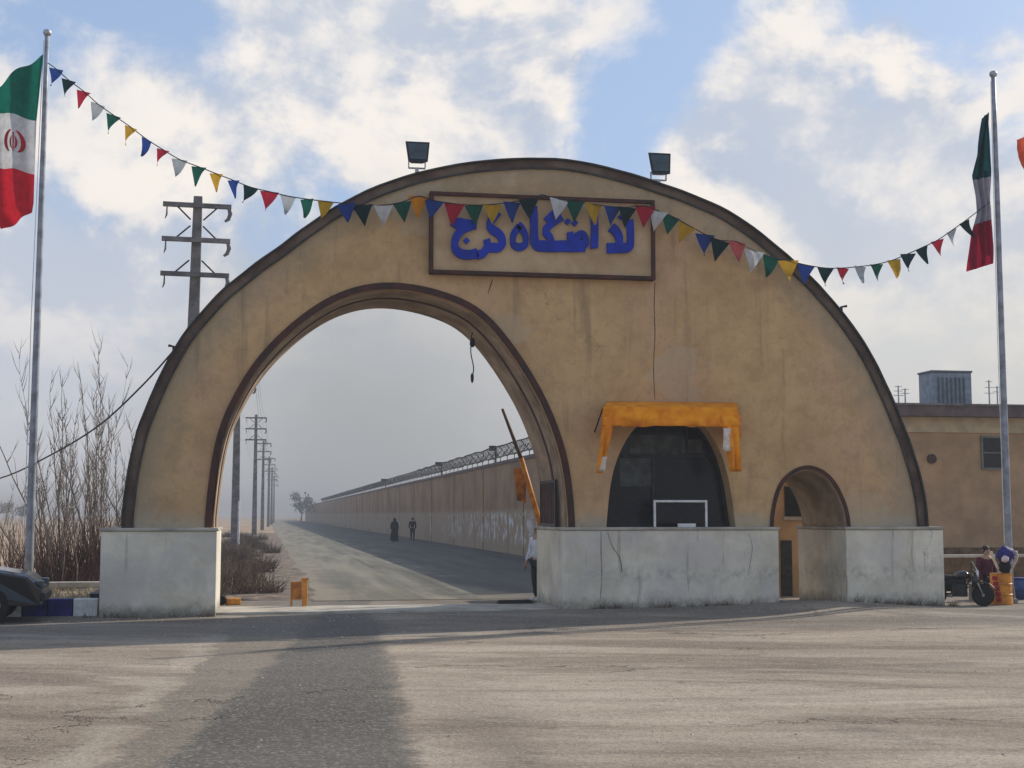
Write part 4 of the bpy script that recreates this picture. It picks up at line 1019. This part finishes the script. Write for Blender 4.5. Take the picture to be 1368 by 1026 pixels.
# concrete rubble in the planter bed
# ------------------------------------------------------------------ black car at the left edge
def car(loc, rz, label):
    t = thing('parked_car', label, 'car', loc, rz=rz)
    prof = [(-2.15, .30), (-2.2, .62), (-2.05, .86), (-1.35, .95), (-0.75, 1.38), (0.55, 1.40), (1.15, .98), (1.95, .84), (2.2, .62), (2.2, .30)]
    b = MB(); W_ = .82
    secs = []
    for s_, sc_ in ((-1, .93), (-.8, 1), (.8, 1), (1, .93)):
        secs.append([(x*(.985 if abs(s_) == 1 else 1), s_*W_*(1 if z < .97 else .86), .30+(z-.30)*sc_) for x, z in prof])
    vs = [p for s2 in secs for p in s2]; k = len(prof); fs = []
    for a in range(3):
        for i in range(k): fs.append((a*k+i, a*k+(i+1) % k, (a+1)*k+(i+1) % k, (a+1)*k+i))
    fs += [tuple(range(k)), tuple(3*k+i for i in range(k))[::-1]]
    b.add(vs, fs); b.build('body', M_CARP, t, bevel=0.03)
    for s_ in (-1, 1):
        b = MB(); y_ = s_*(W_*.88+.0)
        b.add([(-1.15, y_, .99), (-.72, y_*.97, 1.31), (.5, y_*.97, 1.33), (.98, y_, .99)]+[(-1.15, y_+s_*.012, .99), (-.72, y_*.97+s_*.012, 1.31), (.5, y_*.97+s_*.012, 1.33), (.98, y_+s_*.012, .99)], [(0, 1, 2, 3), (7, 6, 5, 4), (0, 4, 5, 1), (1, 5, 6, 2), (2, 6, 7, 3), (3, 7, 4, 0)])
        b.build('side_window', M_GLS, t)
        b = MB(); b.box((2.13, s_*.58, .66), (.14, .3, .14)); b.build('headlight', M_LAMPG, t, bevel=.02)
        for x in (-1.35, 1.35):
            w = MB().lathe([(.16, -.1), (.29, -.1), (.31, -.06), (.31, .06), (.29, .1), (.16, .1)], (x, s_*.74, .31), 20, 'Y').build('wheel', M_HAZB, t)
            MB().lathe([(.05, -.03), (.17, 0), (.17, .02), (.05, .03)], (x, s_*.84, .31), 14, 'Y').build('rim', M_GAL, w)
    b = MB(); b.box((2.2, 0, .45), (.08, 1.5, .14)); b.build('bumper', M_DKM, t, bevel=.02)
    return t
cp_ = G(-98, 836)
car((cp_.x-0.35, cp_.y+.6, 0.02), R(4), 'dark parked car whose nose shows at the left edge of the photo')

# ------------------------------------------------------------------ right hand building
YB = 46.0
bd = thing('side_building', 'single storey tan building with flat roof and mauve fascia right of the gateway', 'building')
bx0 = P(1150, 600, YB).x; bx1 = bx0+17
zr = P(1280, 541, YB).z; zf0 = P(1280, 557, YB).z; zc = P(1280, 578, YB).z
MB().bx(bx0, bx1, YB, YB+8, -0.2, zf0-0.02).build('wall', M_TAN2, bd)
MB().bx(bx0-.1, bx1+.1, YB-0.06, YB-0.003, zc, zf0-0.02).build('cream_band', M_CREAM, bd)
MB().bx(bx0-.5, bx1+.5, YB-0.55, YB+8.4, zf0-.015, zr-0.07).build('fascia', M_EAVE, bd)
MB().bx(bx0-.55, bx1+.55, YB-0.6, YB+8.45, zr-0.067, zr).build('roof', M_CONC, bd)
a = P(1312, 585, YB-.02); c = P(1339, 625, YB-.02)
w_ = MB().bx(a.x, c.x, YB-.03, YB-.004, c.z, a.z).build('window', M_GLS, bd)
b = MB(); e = .07
b.bx(a.x-e, a.x, YB-.08, YB-.002, c.z-e, a.z+e); b.bx(c.x, c.x+e, YB-.08, YB-.002, c.z-e, a.z+e); b.bx(a.x, c.x, YB-.08, YB-.002, a.z, a.z+e); b.bx(a.x, c.x, YB-.08, YB-.002, c.z-e, c.z)
b.bx(a.x, c.x, YB-.06, YB-.032, (a.z+c.z)/2-.02, (a.z+c.z)/2+.02); b.build('frame', mat('grey_green_frame', (.17, .18, .14)), w_)
q = P(1244, 613, YB); MB().lathe([(.17, -.09), (.17, 0.0), (.12, 0.0)], (q.x, YB-.004, q.z), 14, 'Y').build('vent_pipe', M_LINE, bd)
MB().bx(bx0, bx1, YB-.12, YB-.004, -.1, .75).build('base_course', M_BRICK, bd)
# roof cooler
ac = P(1245, 497, YB+2); bc = P(1299, 541, YB+2)
cl = thing('roof_cooler', 'grey boxy evaporative cooler on the flat roof right of the gateway', 'roof cooler', ((ac.x+bc.x)/2, YB+2, zr))
cw = bc.x-ac.x; ch = ac.z-zr
MB().bx(-cw/2, cw/2, 0, 1.1, .08, ch).build('cabinet', M_GREY, cl, bevel=.03)
MB().bx(-cw/2-.03, cw/2+.03, -.03, 1.13, ch+.002, ch+.07).build('lid', M_COOLD, cl)
for k in range(7):
    x = -cw/2+.25+k*(cw-.4)/7; MB().box((x, -.025, ch*.5), (.06, .05, ch*.72), rz=.5).build('louvre', M_COOLD, cl)
for s_ in (-1, 1): MB().bx(s_*(cw/2-.08)-.05, s_*(cw/2-.08)+.05, -.02, .1, -.0, .078).build('foot', M_DKM, cl)
for i, (px, top) in enumerate(((1200, 515), (1209, 519), (1321, 508), (1332, 516))):
    q = P(px, top, YB+1.5); h = q.z-zr
    an = thing('roof_antenna', ['thin roof antenna at the very corner beside the gateway', 'thin forked roof antenna next to the corner one', 'upright roof antenna between cooler and flagpole', 'short rod antenna close to the right flagpole'][i], 'antenna', (q.x, YB+1.5, zr), 'antennas on the flat roof')
    MB().tube([(0, 0, 0), (0, 0, h)], .028, 5).build('mast', M_GAL, an)
    b = MB()
    for k in range(3 if i % 2 == 0 else 2): b.tube([(-.14-.03*k, 0, h*(.95-.2*k)), (.14+.03*k, 0, h*(.95-.2*k))], .012, 4)
    b.build('crossbar', M_GAL, an)
# low brick wall in front of the building
b = thing('low_wall', 'low brown garden wall with pale coping in front of the tan building', 'wall')
q = P(1230, 700, 37.0)
MB().bx(q.x, q.x+12, 37.0, 37.22, -.1, P(1300, 742, 37).z-.06).build('wall', M_BRICK, b)
MB().bx(q.x-.03, q.x+12, 36.95, 37.27, P(1300, 742, 37).z-.058, P(1300, 742, 37).z+.02).build('coping', M_PALEC, b)
# blue drum at the right edge
q = G(1368, 800, .02)
bdm = thing('blue_drum', 'blue plastic drum cut by the right edge of the photo', 'drum', q)
MB().lathe([(.24, 0), (.27, .03), (.27, .2), (.285, .22), (.27, .24), (.27, .40), (.25, .44)], (0, 0, 0), 20).build('barrel', mat('faded_blue', (.05, .10, .25), .2, 5, .5, .05), bdm, smooth=True)
MB().lathe([(.26, .445), (.26, .47), (.1, .48)], (0, 0, 0), 20).build('lid', M_PBLUE, bdm)

# orange drum with ribbons round the right flagpole
q = Vector((bR.x, YR-0.42, 0.02)); q.x = P(1338, 800, YR-.42).x
od = thing('orange_drum', 'rusty orange drum in front of the right flagpole', 'drum', q)
MB().lathe([(.22, 0), (.23, .02), (.22, .2), (.235, .22), (.22, .24), (.22, .42), (.235, .44), (.22, .46), (.22, .64), (.235, .66), (.20, .66)], (0, 0, 0), 22).build('barrel', M_ORGP, od)
b = MB()
for k in range(5): b.box((-.225*math.cos(.5+k*.05)+.01, -.10-.02*k, .56-.11*k), (.05, .11, .08), rz=.3)
b.build('red_marking', mat('dark_red_paint', (.30, .01, .03)), od)
rbn = thing('ribbon_bundle', 'blue and cream ribbons tied round the right flagpole above the orange drum', 'ribbons', (q.x, q.y, 0))
def RP(px, py, dy=0.0): p = P(px, py, q.y+dy); return p-Vector((q.x, q.y, 0))
for (pts, m_) in (([(1341, 772), (1334, 760), (1328, 748), (1324, 737)], M_CLW), ([(1346, 770), (1352, 758), (1358, 746), (1357, 736)], M_CLW)):
    MB().tube(cat_rom([tuple(RP(a, c, -.02)) for a, c in pts], 4), [.05]*(len(pts)*4-3), 7, flat=.5).build('cream_ribbon', m_, rbn, smooth=True)
def crumple(c, r, m, name, parent, sd, sub=3, sq=(1, 1, 1), amp=.28, fr=2.2):
    bm = bmesh.new(); bmesh.ops.create_icosphere(bm, subdivisions=sub, radius=1)
    for v in bm.verts:
        n_ = 1+amp*noise.noise(v.co*fr+Vector((sd, sd*2, 0)))+amp*.5*abs(noise.noise(v.co*fr*2.7+Vector((0, sd, 5))))
        v.co = Vector((v.co.x*r*sq[0]*n_, v.co.y*r*sq[1]*n_, v.co.z*r*sq[2]*n_))+Vector(c)
    me = bpy.data.meshes.new(name); bm.to_mesh(me); bm.free(); me.materials.append(m)
    for p in me.polygons: p.use_smooth = True
    return ob(name, me, parent)
crumple(RP(1343, 741, -.06), .19, M_PBLUE, 'blue_cloth', rbn, 3, sq=(1, .7, .85))
crumple(RP(1342, 757, -.08), .12, M_BLK, 'dark_knot', rbn, 5, sq=(1.1, .7, 1.1)); crumple(RP(1343, 747, -.22), .07, mat('pale_pink_cloth', (.66, .52, .52)), 'pale_knot', rbn, 6)
MB().tube([tuple(RP(1343, 760, -.05)), tuple(RP(1343, 775, -.05))], [.10, .07], 8).build('tied_tail', M_BLK, rbn)

# ------------------------------------------------------------------ motorcycle
def motorcycle(loc, rz, s_, label):
    t = thing('motorcycle', label, 'motorcycle', loc, rz=rz); t.scale = (s_, s_, s_)
    for x in (-.62, .62):
        w = MB().lathe([(.21, -.05), (.27, -.055), (.30, -.02), (.30, .02), (.27, .055), (.21, .05)], (x, 0, .30), 26, 'Y').build('wheel', M_HAZB, t, smooth=True)
        b = MB()
        for k in range(8): a = k*math.pi/4; b.tube([(x, 0, .3), (x+.21*math.cos(a), 0, .3+.21*math.sin(a))], .008, 4)
        b.lathe([(.04, -.06), (.04, .06)], (x, 0, .3), 10, 'Y'); b.build('spokes', M_GAL, w)
    b = MB(); b.tube([(-.62, -.07, .3), (-.2, -.08, .32), (.1, -.06, .34), (.32, 0, .78)], .025, 7); b.tube([(-.62, .07, .3), (-.2, .08, .32), (.1, .06, .34), (.32, 0, .78)], .025, 7); b.tube([(.32, 0, .78), (-.1, 0, .68), (-.7, 0, .72)], .025, 7)
    b.build('frame', M_DKM, t, smooth=True)
    b = MB()
    for y in (-.085, .085): b.tube([(.62, y, .30), (.40, y, .84)], .022, 8)
    b.build('fork', M_GAL, t, smooth=True)
    b = MB(); b.tube([(.28, -.36, .93), (.36, -.22, .98), (.38, 0, .90), (.36, .22, .98), (.28, .36, .93)], .016, 7); b.build('handlebar', M_DKM, t, smooth=True)
    for y in (-1, 1):
        b = MB(); b.tube([(.33, y*.26, .98), (.35, y*.34, 1.12)], .008, 5); b.box((.34, y*.36, 1.15), (.03, .13, .09)); b.build('mirror', M_DKM, t)
    b = MB(); b.tube([(.30, 0, .80), (.15, 0, .84), (-.05, 0, .80), (-.12, 0, .74)], [.07, .15, .14, .07], 12, flat=.8); b.build('fuel_tank', mat('black_tank_paint', (.01, .01, .014), .1, 3, .2, 0, spec=.6), t, smooth=True)
    b = MB(); b.tube([(-.10, 0, .77), (-.3, 0, .76), (-.6, 0, .79), (-.78, 0, .84)], [.09, .13, .13, .07], 10, flat=.6); b.build('seat', M_BLK, t, smooth=True)
    b = MB(); b.box((.02, 0, .42), (.40, .28, .34)); b.lathe([(.09, -.16), (.10, -.1), (.10, .1), (.09, .16)], (-.12, 0, .36), 14, 'Y'); b.build('engine', M_DKM, t, bevel=.02)
    b = MB(); b.tube([(.1, .12, .34), (-.2, .15, .24), (-.8, .16, .30)], [.02, .03, .045], 9); b.build('exhaust', M_GAL, t, smooth=True)
    for x, m_ in ((.62, M_DKM), (-.62, M_DKM)):
        b = MB(); pts = [(x+.34*math.cos(a), 0, .3+.34*math.sin(a)) for a in [R(d) for d in range(20 if x > 0 else 30, 160, 12)]]
        b.tube(pts, .07, 8, flat=.25); b.build('mudguard', m_, t, smooth=True)
    b = MB(); b.lathe([(.05, -.06), (.10, 0), (.10, .04), (.08, .06)], (.46, 0, .86), 14, 'X'); b.build('headlight', M_WHT, t, smooth=True)
    b = MB(); patch(b, Vector((.36, -.16, 1.20)), Vector((.36, .16, 1.20)), Vector((.50, .18, .94)), Vector((.50, -.18, .94)), nu=6, nv=4, rip=.01); b.build('windscreen', mat('pale_green_screen', (.33, .42, .40), .2, 5, .3, 0), t)
    for y_ in (-1, 1): MB().box((-.52, y_*.19, .52), (.42, .16, .34)).build('pannier', M_BLK, t, bevel=.05)
    crumple((-.15, 0, .56), .24, M_BLK, 'engine_cover', t, 4, sq=(1.5, .55, .8), amp=.3)
    b = MB(); b.tube([(.40, 0, .50), (.44, 0, .70), (.42, 0, .92)], [.13, .17, .10], 10, flat=.6); b.build('fairing', M_CARP, t, smooth=True)
    b = MB(); b.box((-.80, 0, .62), (.05, .2, .12)); b.build('number_plate', M_WHT, t)
    return t
q = G(1285, 811, .04)
motorcycle((q.x+.24, q.y+.55, .03), R(-30), .76, 'black motorcycle with pale windscreen parked against the right end of the plinth')

# ------------------------------------------------------------------ people
def skin_mesh(name, J, E_, m, parent, sub=2):
    names = list(J); me = bpy.data.meshes.new(name)
    me.from_pydata([J[k][0] for k in names], [(names.index(a), names.index(b_)) for a, b_ in E_], [])
    o = bpy.data.objects.new(name, me); COL.objects.link(o)
    o.modifiers.new('skin', 'SKIN').use_smooth_shade = True
    for i, k in enumerate(names):
        r = J[k][1]; me.skin_vertices[0].data[i].radius = (r, r) if not isinstance(r, tuple) else r
    me.skin_vertices[0].data[0].use_root = True
    s2 = o.modifiers.new('sub', 'SUBSURF'); s2.levels = sub; s2.render_levels = sub
    dg = bpy.context.evaluated_depsgraph_get(); nm = bpy.data.meshes.new_from_object(o.evaluated_get(dg))
    bpy.data.objects.remove(o); nm.name = name; nm.materials.clear(); nm.materials.append(m)
    for p in nm.polygons: p.use_smooth = True
    return ob(name, nm, parent)
def person(loc, rz, label, h=1.7, pose='walk', top=M_BLK, legs=M_BLK, shoe=M_BLK, hair=M_HAIR, cloak=None, hood=False):
    t = thing('person', label, 'person', loc, rz=rz); s_ = h/1.75; t.scale = (s_,)*3
    J = {'pel': ((0, 0, .95), .125), 'bel': ((0, .01, 1.10), (.13, .10)), 'che': ((0, .0, 1.30), (.16, .115)), 'up': ((0, 0, 1.43), .10), 'nk': ((0, -.01, 1.52), .052), 'hd': ((0, -.02, 1.62), .082), 'ht': ((0, -.01, 1.70), .070)}
    st = .22 if pose == 'walk' else .03
    for sd, n_ in ((-1, 'l'), (1, 'r')):
        f = sd*st
        J['hp'+n_] = ((sd*.09, 0, .88), .095)
        if pose == 'sit':
            J['hp'+n_] = ((sd*.09, -.02, .93), .10); J['kn'+n_] = ((sd*.13, -.44, .93), .065); J['an'+n_] = ((sd*.13, -.46, .52), .042); J['to'+n_] = ((sd*.14, -.60, .49), .036)
        else:
            J['kn'+n_] = ((sd*.10, -f*.6-.03, .50), .062); J['an'+n_] = ((sd*.10, -f+.02, .09), .042); J['to'+n_] = ((sd*.11, -f-.14, .035), .034)
        J['sh'+n_] = ((sd*.185, .01, 1.42), .062); J['el'+n_] = ((sd*.25, f*.5+.02, 1.15), .043); J['wr'+n_] = ((sd*.25, f*.9-.10, .93), .030); J['ha'+n_] = ((sd*.245, f*1.0-.13, .84), .034)
    E_ = [('pel', 'bel'), ('bel', 'che'), ('che', 'up'), ('up', 'nk'), ('nk', 'hd'), ('hd', 'ht')]
    for n_ in 'lr': E_ += [('pel', 'hp'+n_), ('hp'+n_, 'kn'+n_), ('kn'+n_, 'an'+n_), ('an'+n_, 'to'+n_), ('up', 'sh'+n_), ('sh'+n_, 'el'+n_), ('el'+n_, 'wr'+n_), ('wr'+n_, 'ha'+n_)]
    skin_mesh('body', J, E_, M_SKIN, t)
    def sub(keys, edges, g): 
        return {k: (J[k][0], tuple(x+g for x in J[k][1]) if isinstance(J[k][1], tuple) else J[k][1]+g) for k in keys}, edges
    ks = ['pel', 'bel', 'che', 'up', 'shl', 'ell', 'wrl', 'shr', 'elr', 'wrr']
    Jt, Et = sub(ks, [('pel', 'bel'), ('bel', 'che'), ('che', 'up'), ('up', 'shl'), ('shl', 'ell'), ('ell', 'wrl'), ('up', 'shr'), ('shr', 'elr'), ('elr', 'wrr')], .022)
    skin_mesh('jacket', Jt, Et, top, t)
    ks = ['pel', 'hpl', 'knl', 'anl', 'hpr', 'knr', 'anr']
    Jt, Et = sub(ks, [('pel', 'hpl'), ('hpl', 'knl'), ('knl', 'anl'), ('pel', 'hpr'), ('hpr', 'knr'), ('knr', 'anr')], .02)
    skin_mesh('trousers', Jt, Et, legs, t)
    for n_ in 'lr':
        a, c = Vector(J['an'+n_][0]), Vector(J['to'+n_][0])
        MB().tube([a+Vector((0, .06, -.045)), a+Vector((0, .0, -.03)), a.lerp(c, .6)+Vector((0, 0, -.01)), c+Vector((0, -.04, 0))], [.04, .055, .048, .03], 10).build('shoe', shoe, t, smooth=True)
        hx = Vector(J['ha'+n_][0])
        b = MB()
        for k in range(4): b.tube([hx+Vector((0, -.02+.018*k-.01, -.03)), hx+Vector((-.01, -.03+.018*k, -.08)), hx+Vector((-.02, -.03+.016*k, -.115+.008*abs(k-1.5)))], [.010, .009, .006], 6)
        b.tube([hx+Vector((0, -.03, .01)), hx+Vector((0, -.055, -.03)), hx+Vector((0, -.06, -.065))], [.012, .010, .008], 6); b.build('fingers', M_SKIN, t, smooth=True)
    crumple((0, .015, 1.655), .098, hair, 'hair', t, 2, sub=3, sq=(.92, 1.0, .95), amp=.06)
    b = MB(); b.tube([(0, -.095, 1.64), (0, -.118, 1.605), (0, -.10, 1.59)], [.010, .016, .008], 7); b.build('nose', M_SKIN, t, smooth=True)
    for s2 in (-1, 1):
        MB().lathe([(.004, -.006), (.011, 0), (.004, .006)], (s2*.03, -.094, 1.64), 8, 'Y').build('eye', M_HAIR, t)
        MB().tube([(s2*.085, 0, 1.655), (s2*.098, .005, 1.63), (s2*.088, 0, 1.60)], [.012, .018, .010], 7).build('ear', M_SKIN, t, smooth=True)
    if cloak:
        b = MB(); prof = [(.30, .08), (.27, .5), (.24, .95), (.25, 1.2), (.23, 1.38), (.12, 1.50), (.115, 1.62), (.10, 1.72), (.03, 1.76)]
        n_ = 20; vs = []
        for r, z in prof:
            for k in range(n_):
                a = 2*math.pi*k/n_; q_ = r*(1+.07*math.sin(5*a+z*3)); vs.append((q_*math.cos(a), q_*math.sin(a)*.72+.01, z))
        b.add(vs, [(i*n_+k, i*n_+(k+1) % n_, (i+1)*n_+(k+1) % n_, (i+1)*n_+k) for i in range(len(prof)-1) for k in range(n_) if not (i == 6 and 13 <= k <= 16)])
        b.build('cloak', cloak, t, smooth=True)
    return t
a = G(527, 724, .03); c = G(551, 722, .03)
person(a, R(170), 'person in a black cloak walking on the road, left of the pair', 1.66, 'walk', cloak=M_BLK)
person(c, R(175), 'person in dark clothes walking on the road, right of the pair', 1.68, 'walk')
q = P(719, 800, YG+DG+.75)
person((q.x, YG+DG+.75, .03), R(-55), 'person in pale shirt and white shoes half hidden behind the right pier', 1.64, 'stand', top=M_SHRT, legs=M_TRS, shoe=M_SHOE)
q = P(1318, 760, YR+1.1)
person((q.x, YR+1.1, -.43), R(10), 'person in maroon top sitting on a concrete block behind the motorcycle', 1.66, 'sit', top=M_MAR, legs=M_BLK)
tag(MB().box((0, 0, .19), (.6, .45, .38)).build('concrete_block', M_CONC, loc=(q.x, YR+1.17, 0), bevel=.02), 'grey concrete block used as a seat behind the motorcycle', 'block')

# ------------------------------------------------------------------ loose stones on the yard edge
rnd = random.Random(77); b = MB()
for _ in range(520):
    y = rnd.choice((rnd.uniform(9, 26), rnd.uniform(25.2, 26.6))); x = rnd.uniform(-5, 13)
    s_ = rnd.uniform(.008, .028); z = .02+hgt(x, y)
    v = [Vector((rnd.uniform(.6, 1)*a_*s_, rnd.uniform(.6, 1)*c_*s_, e_*s_*.6)) for a_, c_, e_ in ((1, 0, 0), (-1, 0, 0), (0, 1, 0), (0, -1, 0), (0, 0, 1), (0, 0, -.4))]
    rz_ = Matrix.Rotation(rnd.uniform(0, 3), 3, 'Z')
    b.add([rz_ @ p+Vector((x, y, z)) for p in v], [(0, 2, 4), (2, 1, 4), (1, 3, 4), (3, 0, 4), (2, 0, 5), (1, 2, 5), (3, 1, 5), (0, 3, 5)])
o = b.build('gravel', M_PALEC, kind='stuff')

rnd = random.Random(31); b = MB()
for _ in range(70):
    x = rnd.choice((rnd.uniform(xl0-.2, xl1), rnd.uniform(xr0, xr1), rnd.uniform(xr2, xr3+.3))); y = YP-rnd.uniform(.01, .10)
    for k in range(rnd.randint(4, 14)):
        p = Vector((x+rnd.gauss(0, .06), min(YP-.01, y+rnd.gauss(0, .02)), .02+hgt(x, y)))
        rtube(b, p, Vector((rnd.gauss(0, .5), -abs(rnd.gauss(0, .4)), 1)), rnd.uniform(.05, .2), .005, 3, 3, .2, 0, rnd)
b.build('weeds', M_DRY, kind='stuff')
# ------------------------------------------------------------------ haze
hb = MB(); hb.bx(-1650, 1650, -90, 1650, -1.0, 14.5)
hm = bpy.data.materials.new('haze_air'); hm.use_nodes = True; nt = hm.node_tree
for n_ in list(nt.nodes):
    if n_.type == 'BSDF_PRINCIPLED': nt.nodes.remove(n_)
pv_ = nt.nodes.new('ShaderNodeVolumePrincipled'); pv_.inputs['Color'].default_value = (.44, .47, .51, 1); pv_.inputs['Density'].default_value = 0.0016; pv_.inputs['Anisotropy'].default_value = 0.0
nt.links.new(pv_.outputs[0], nt.nodes['Material Output'].inputs['Volume'])
hb.build('haze', hm, kind='stuff')
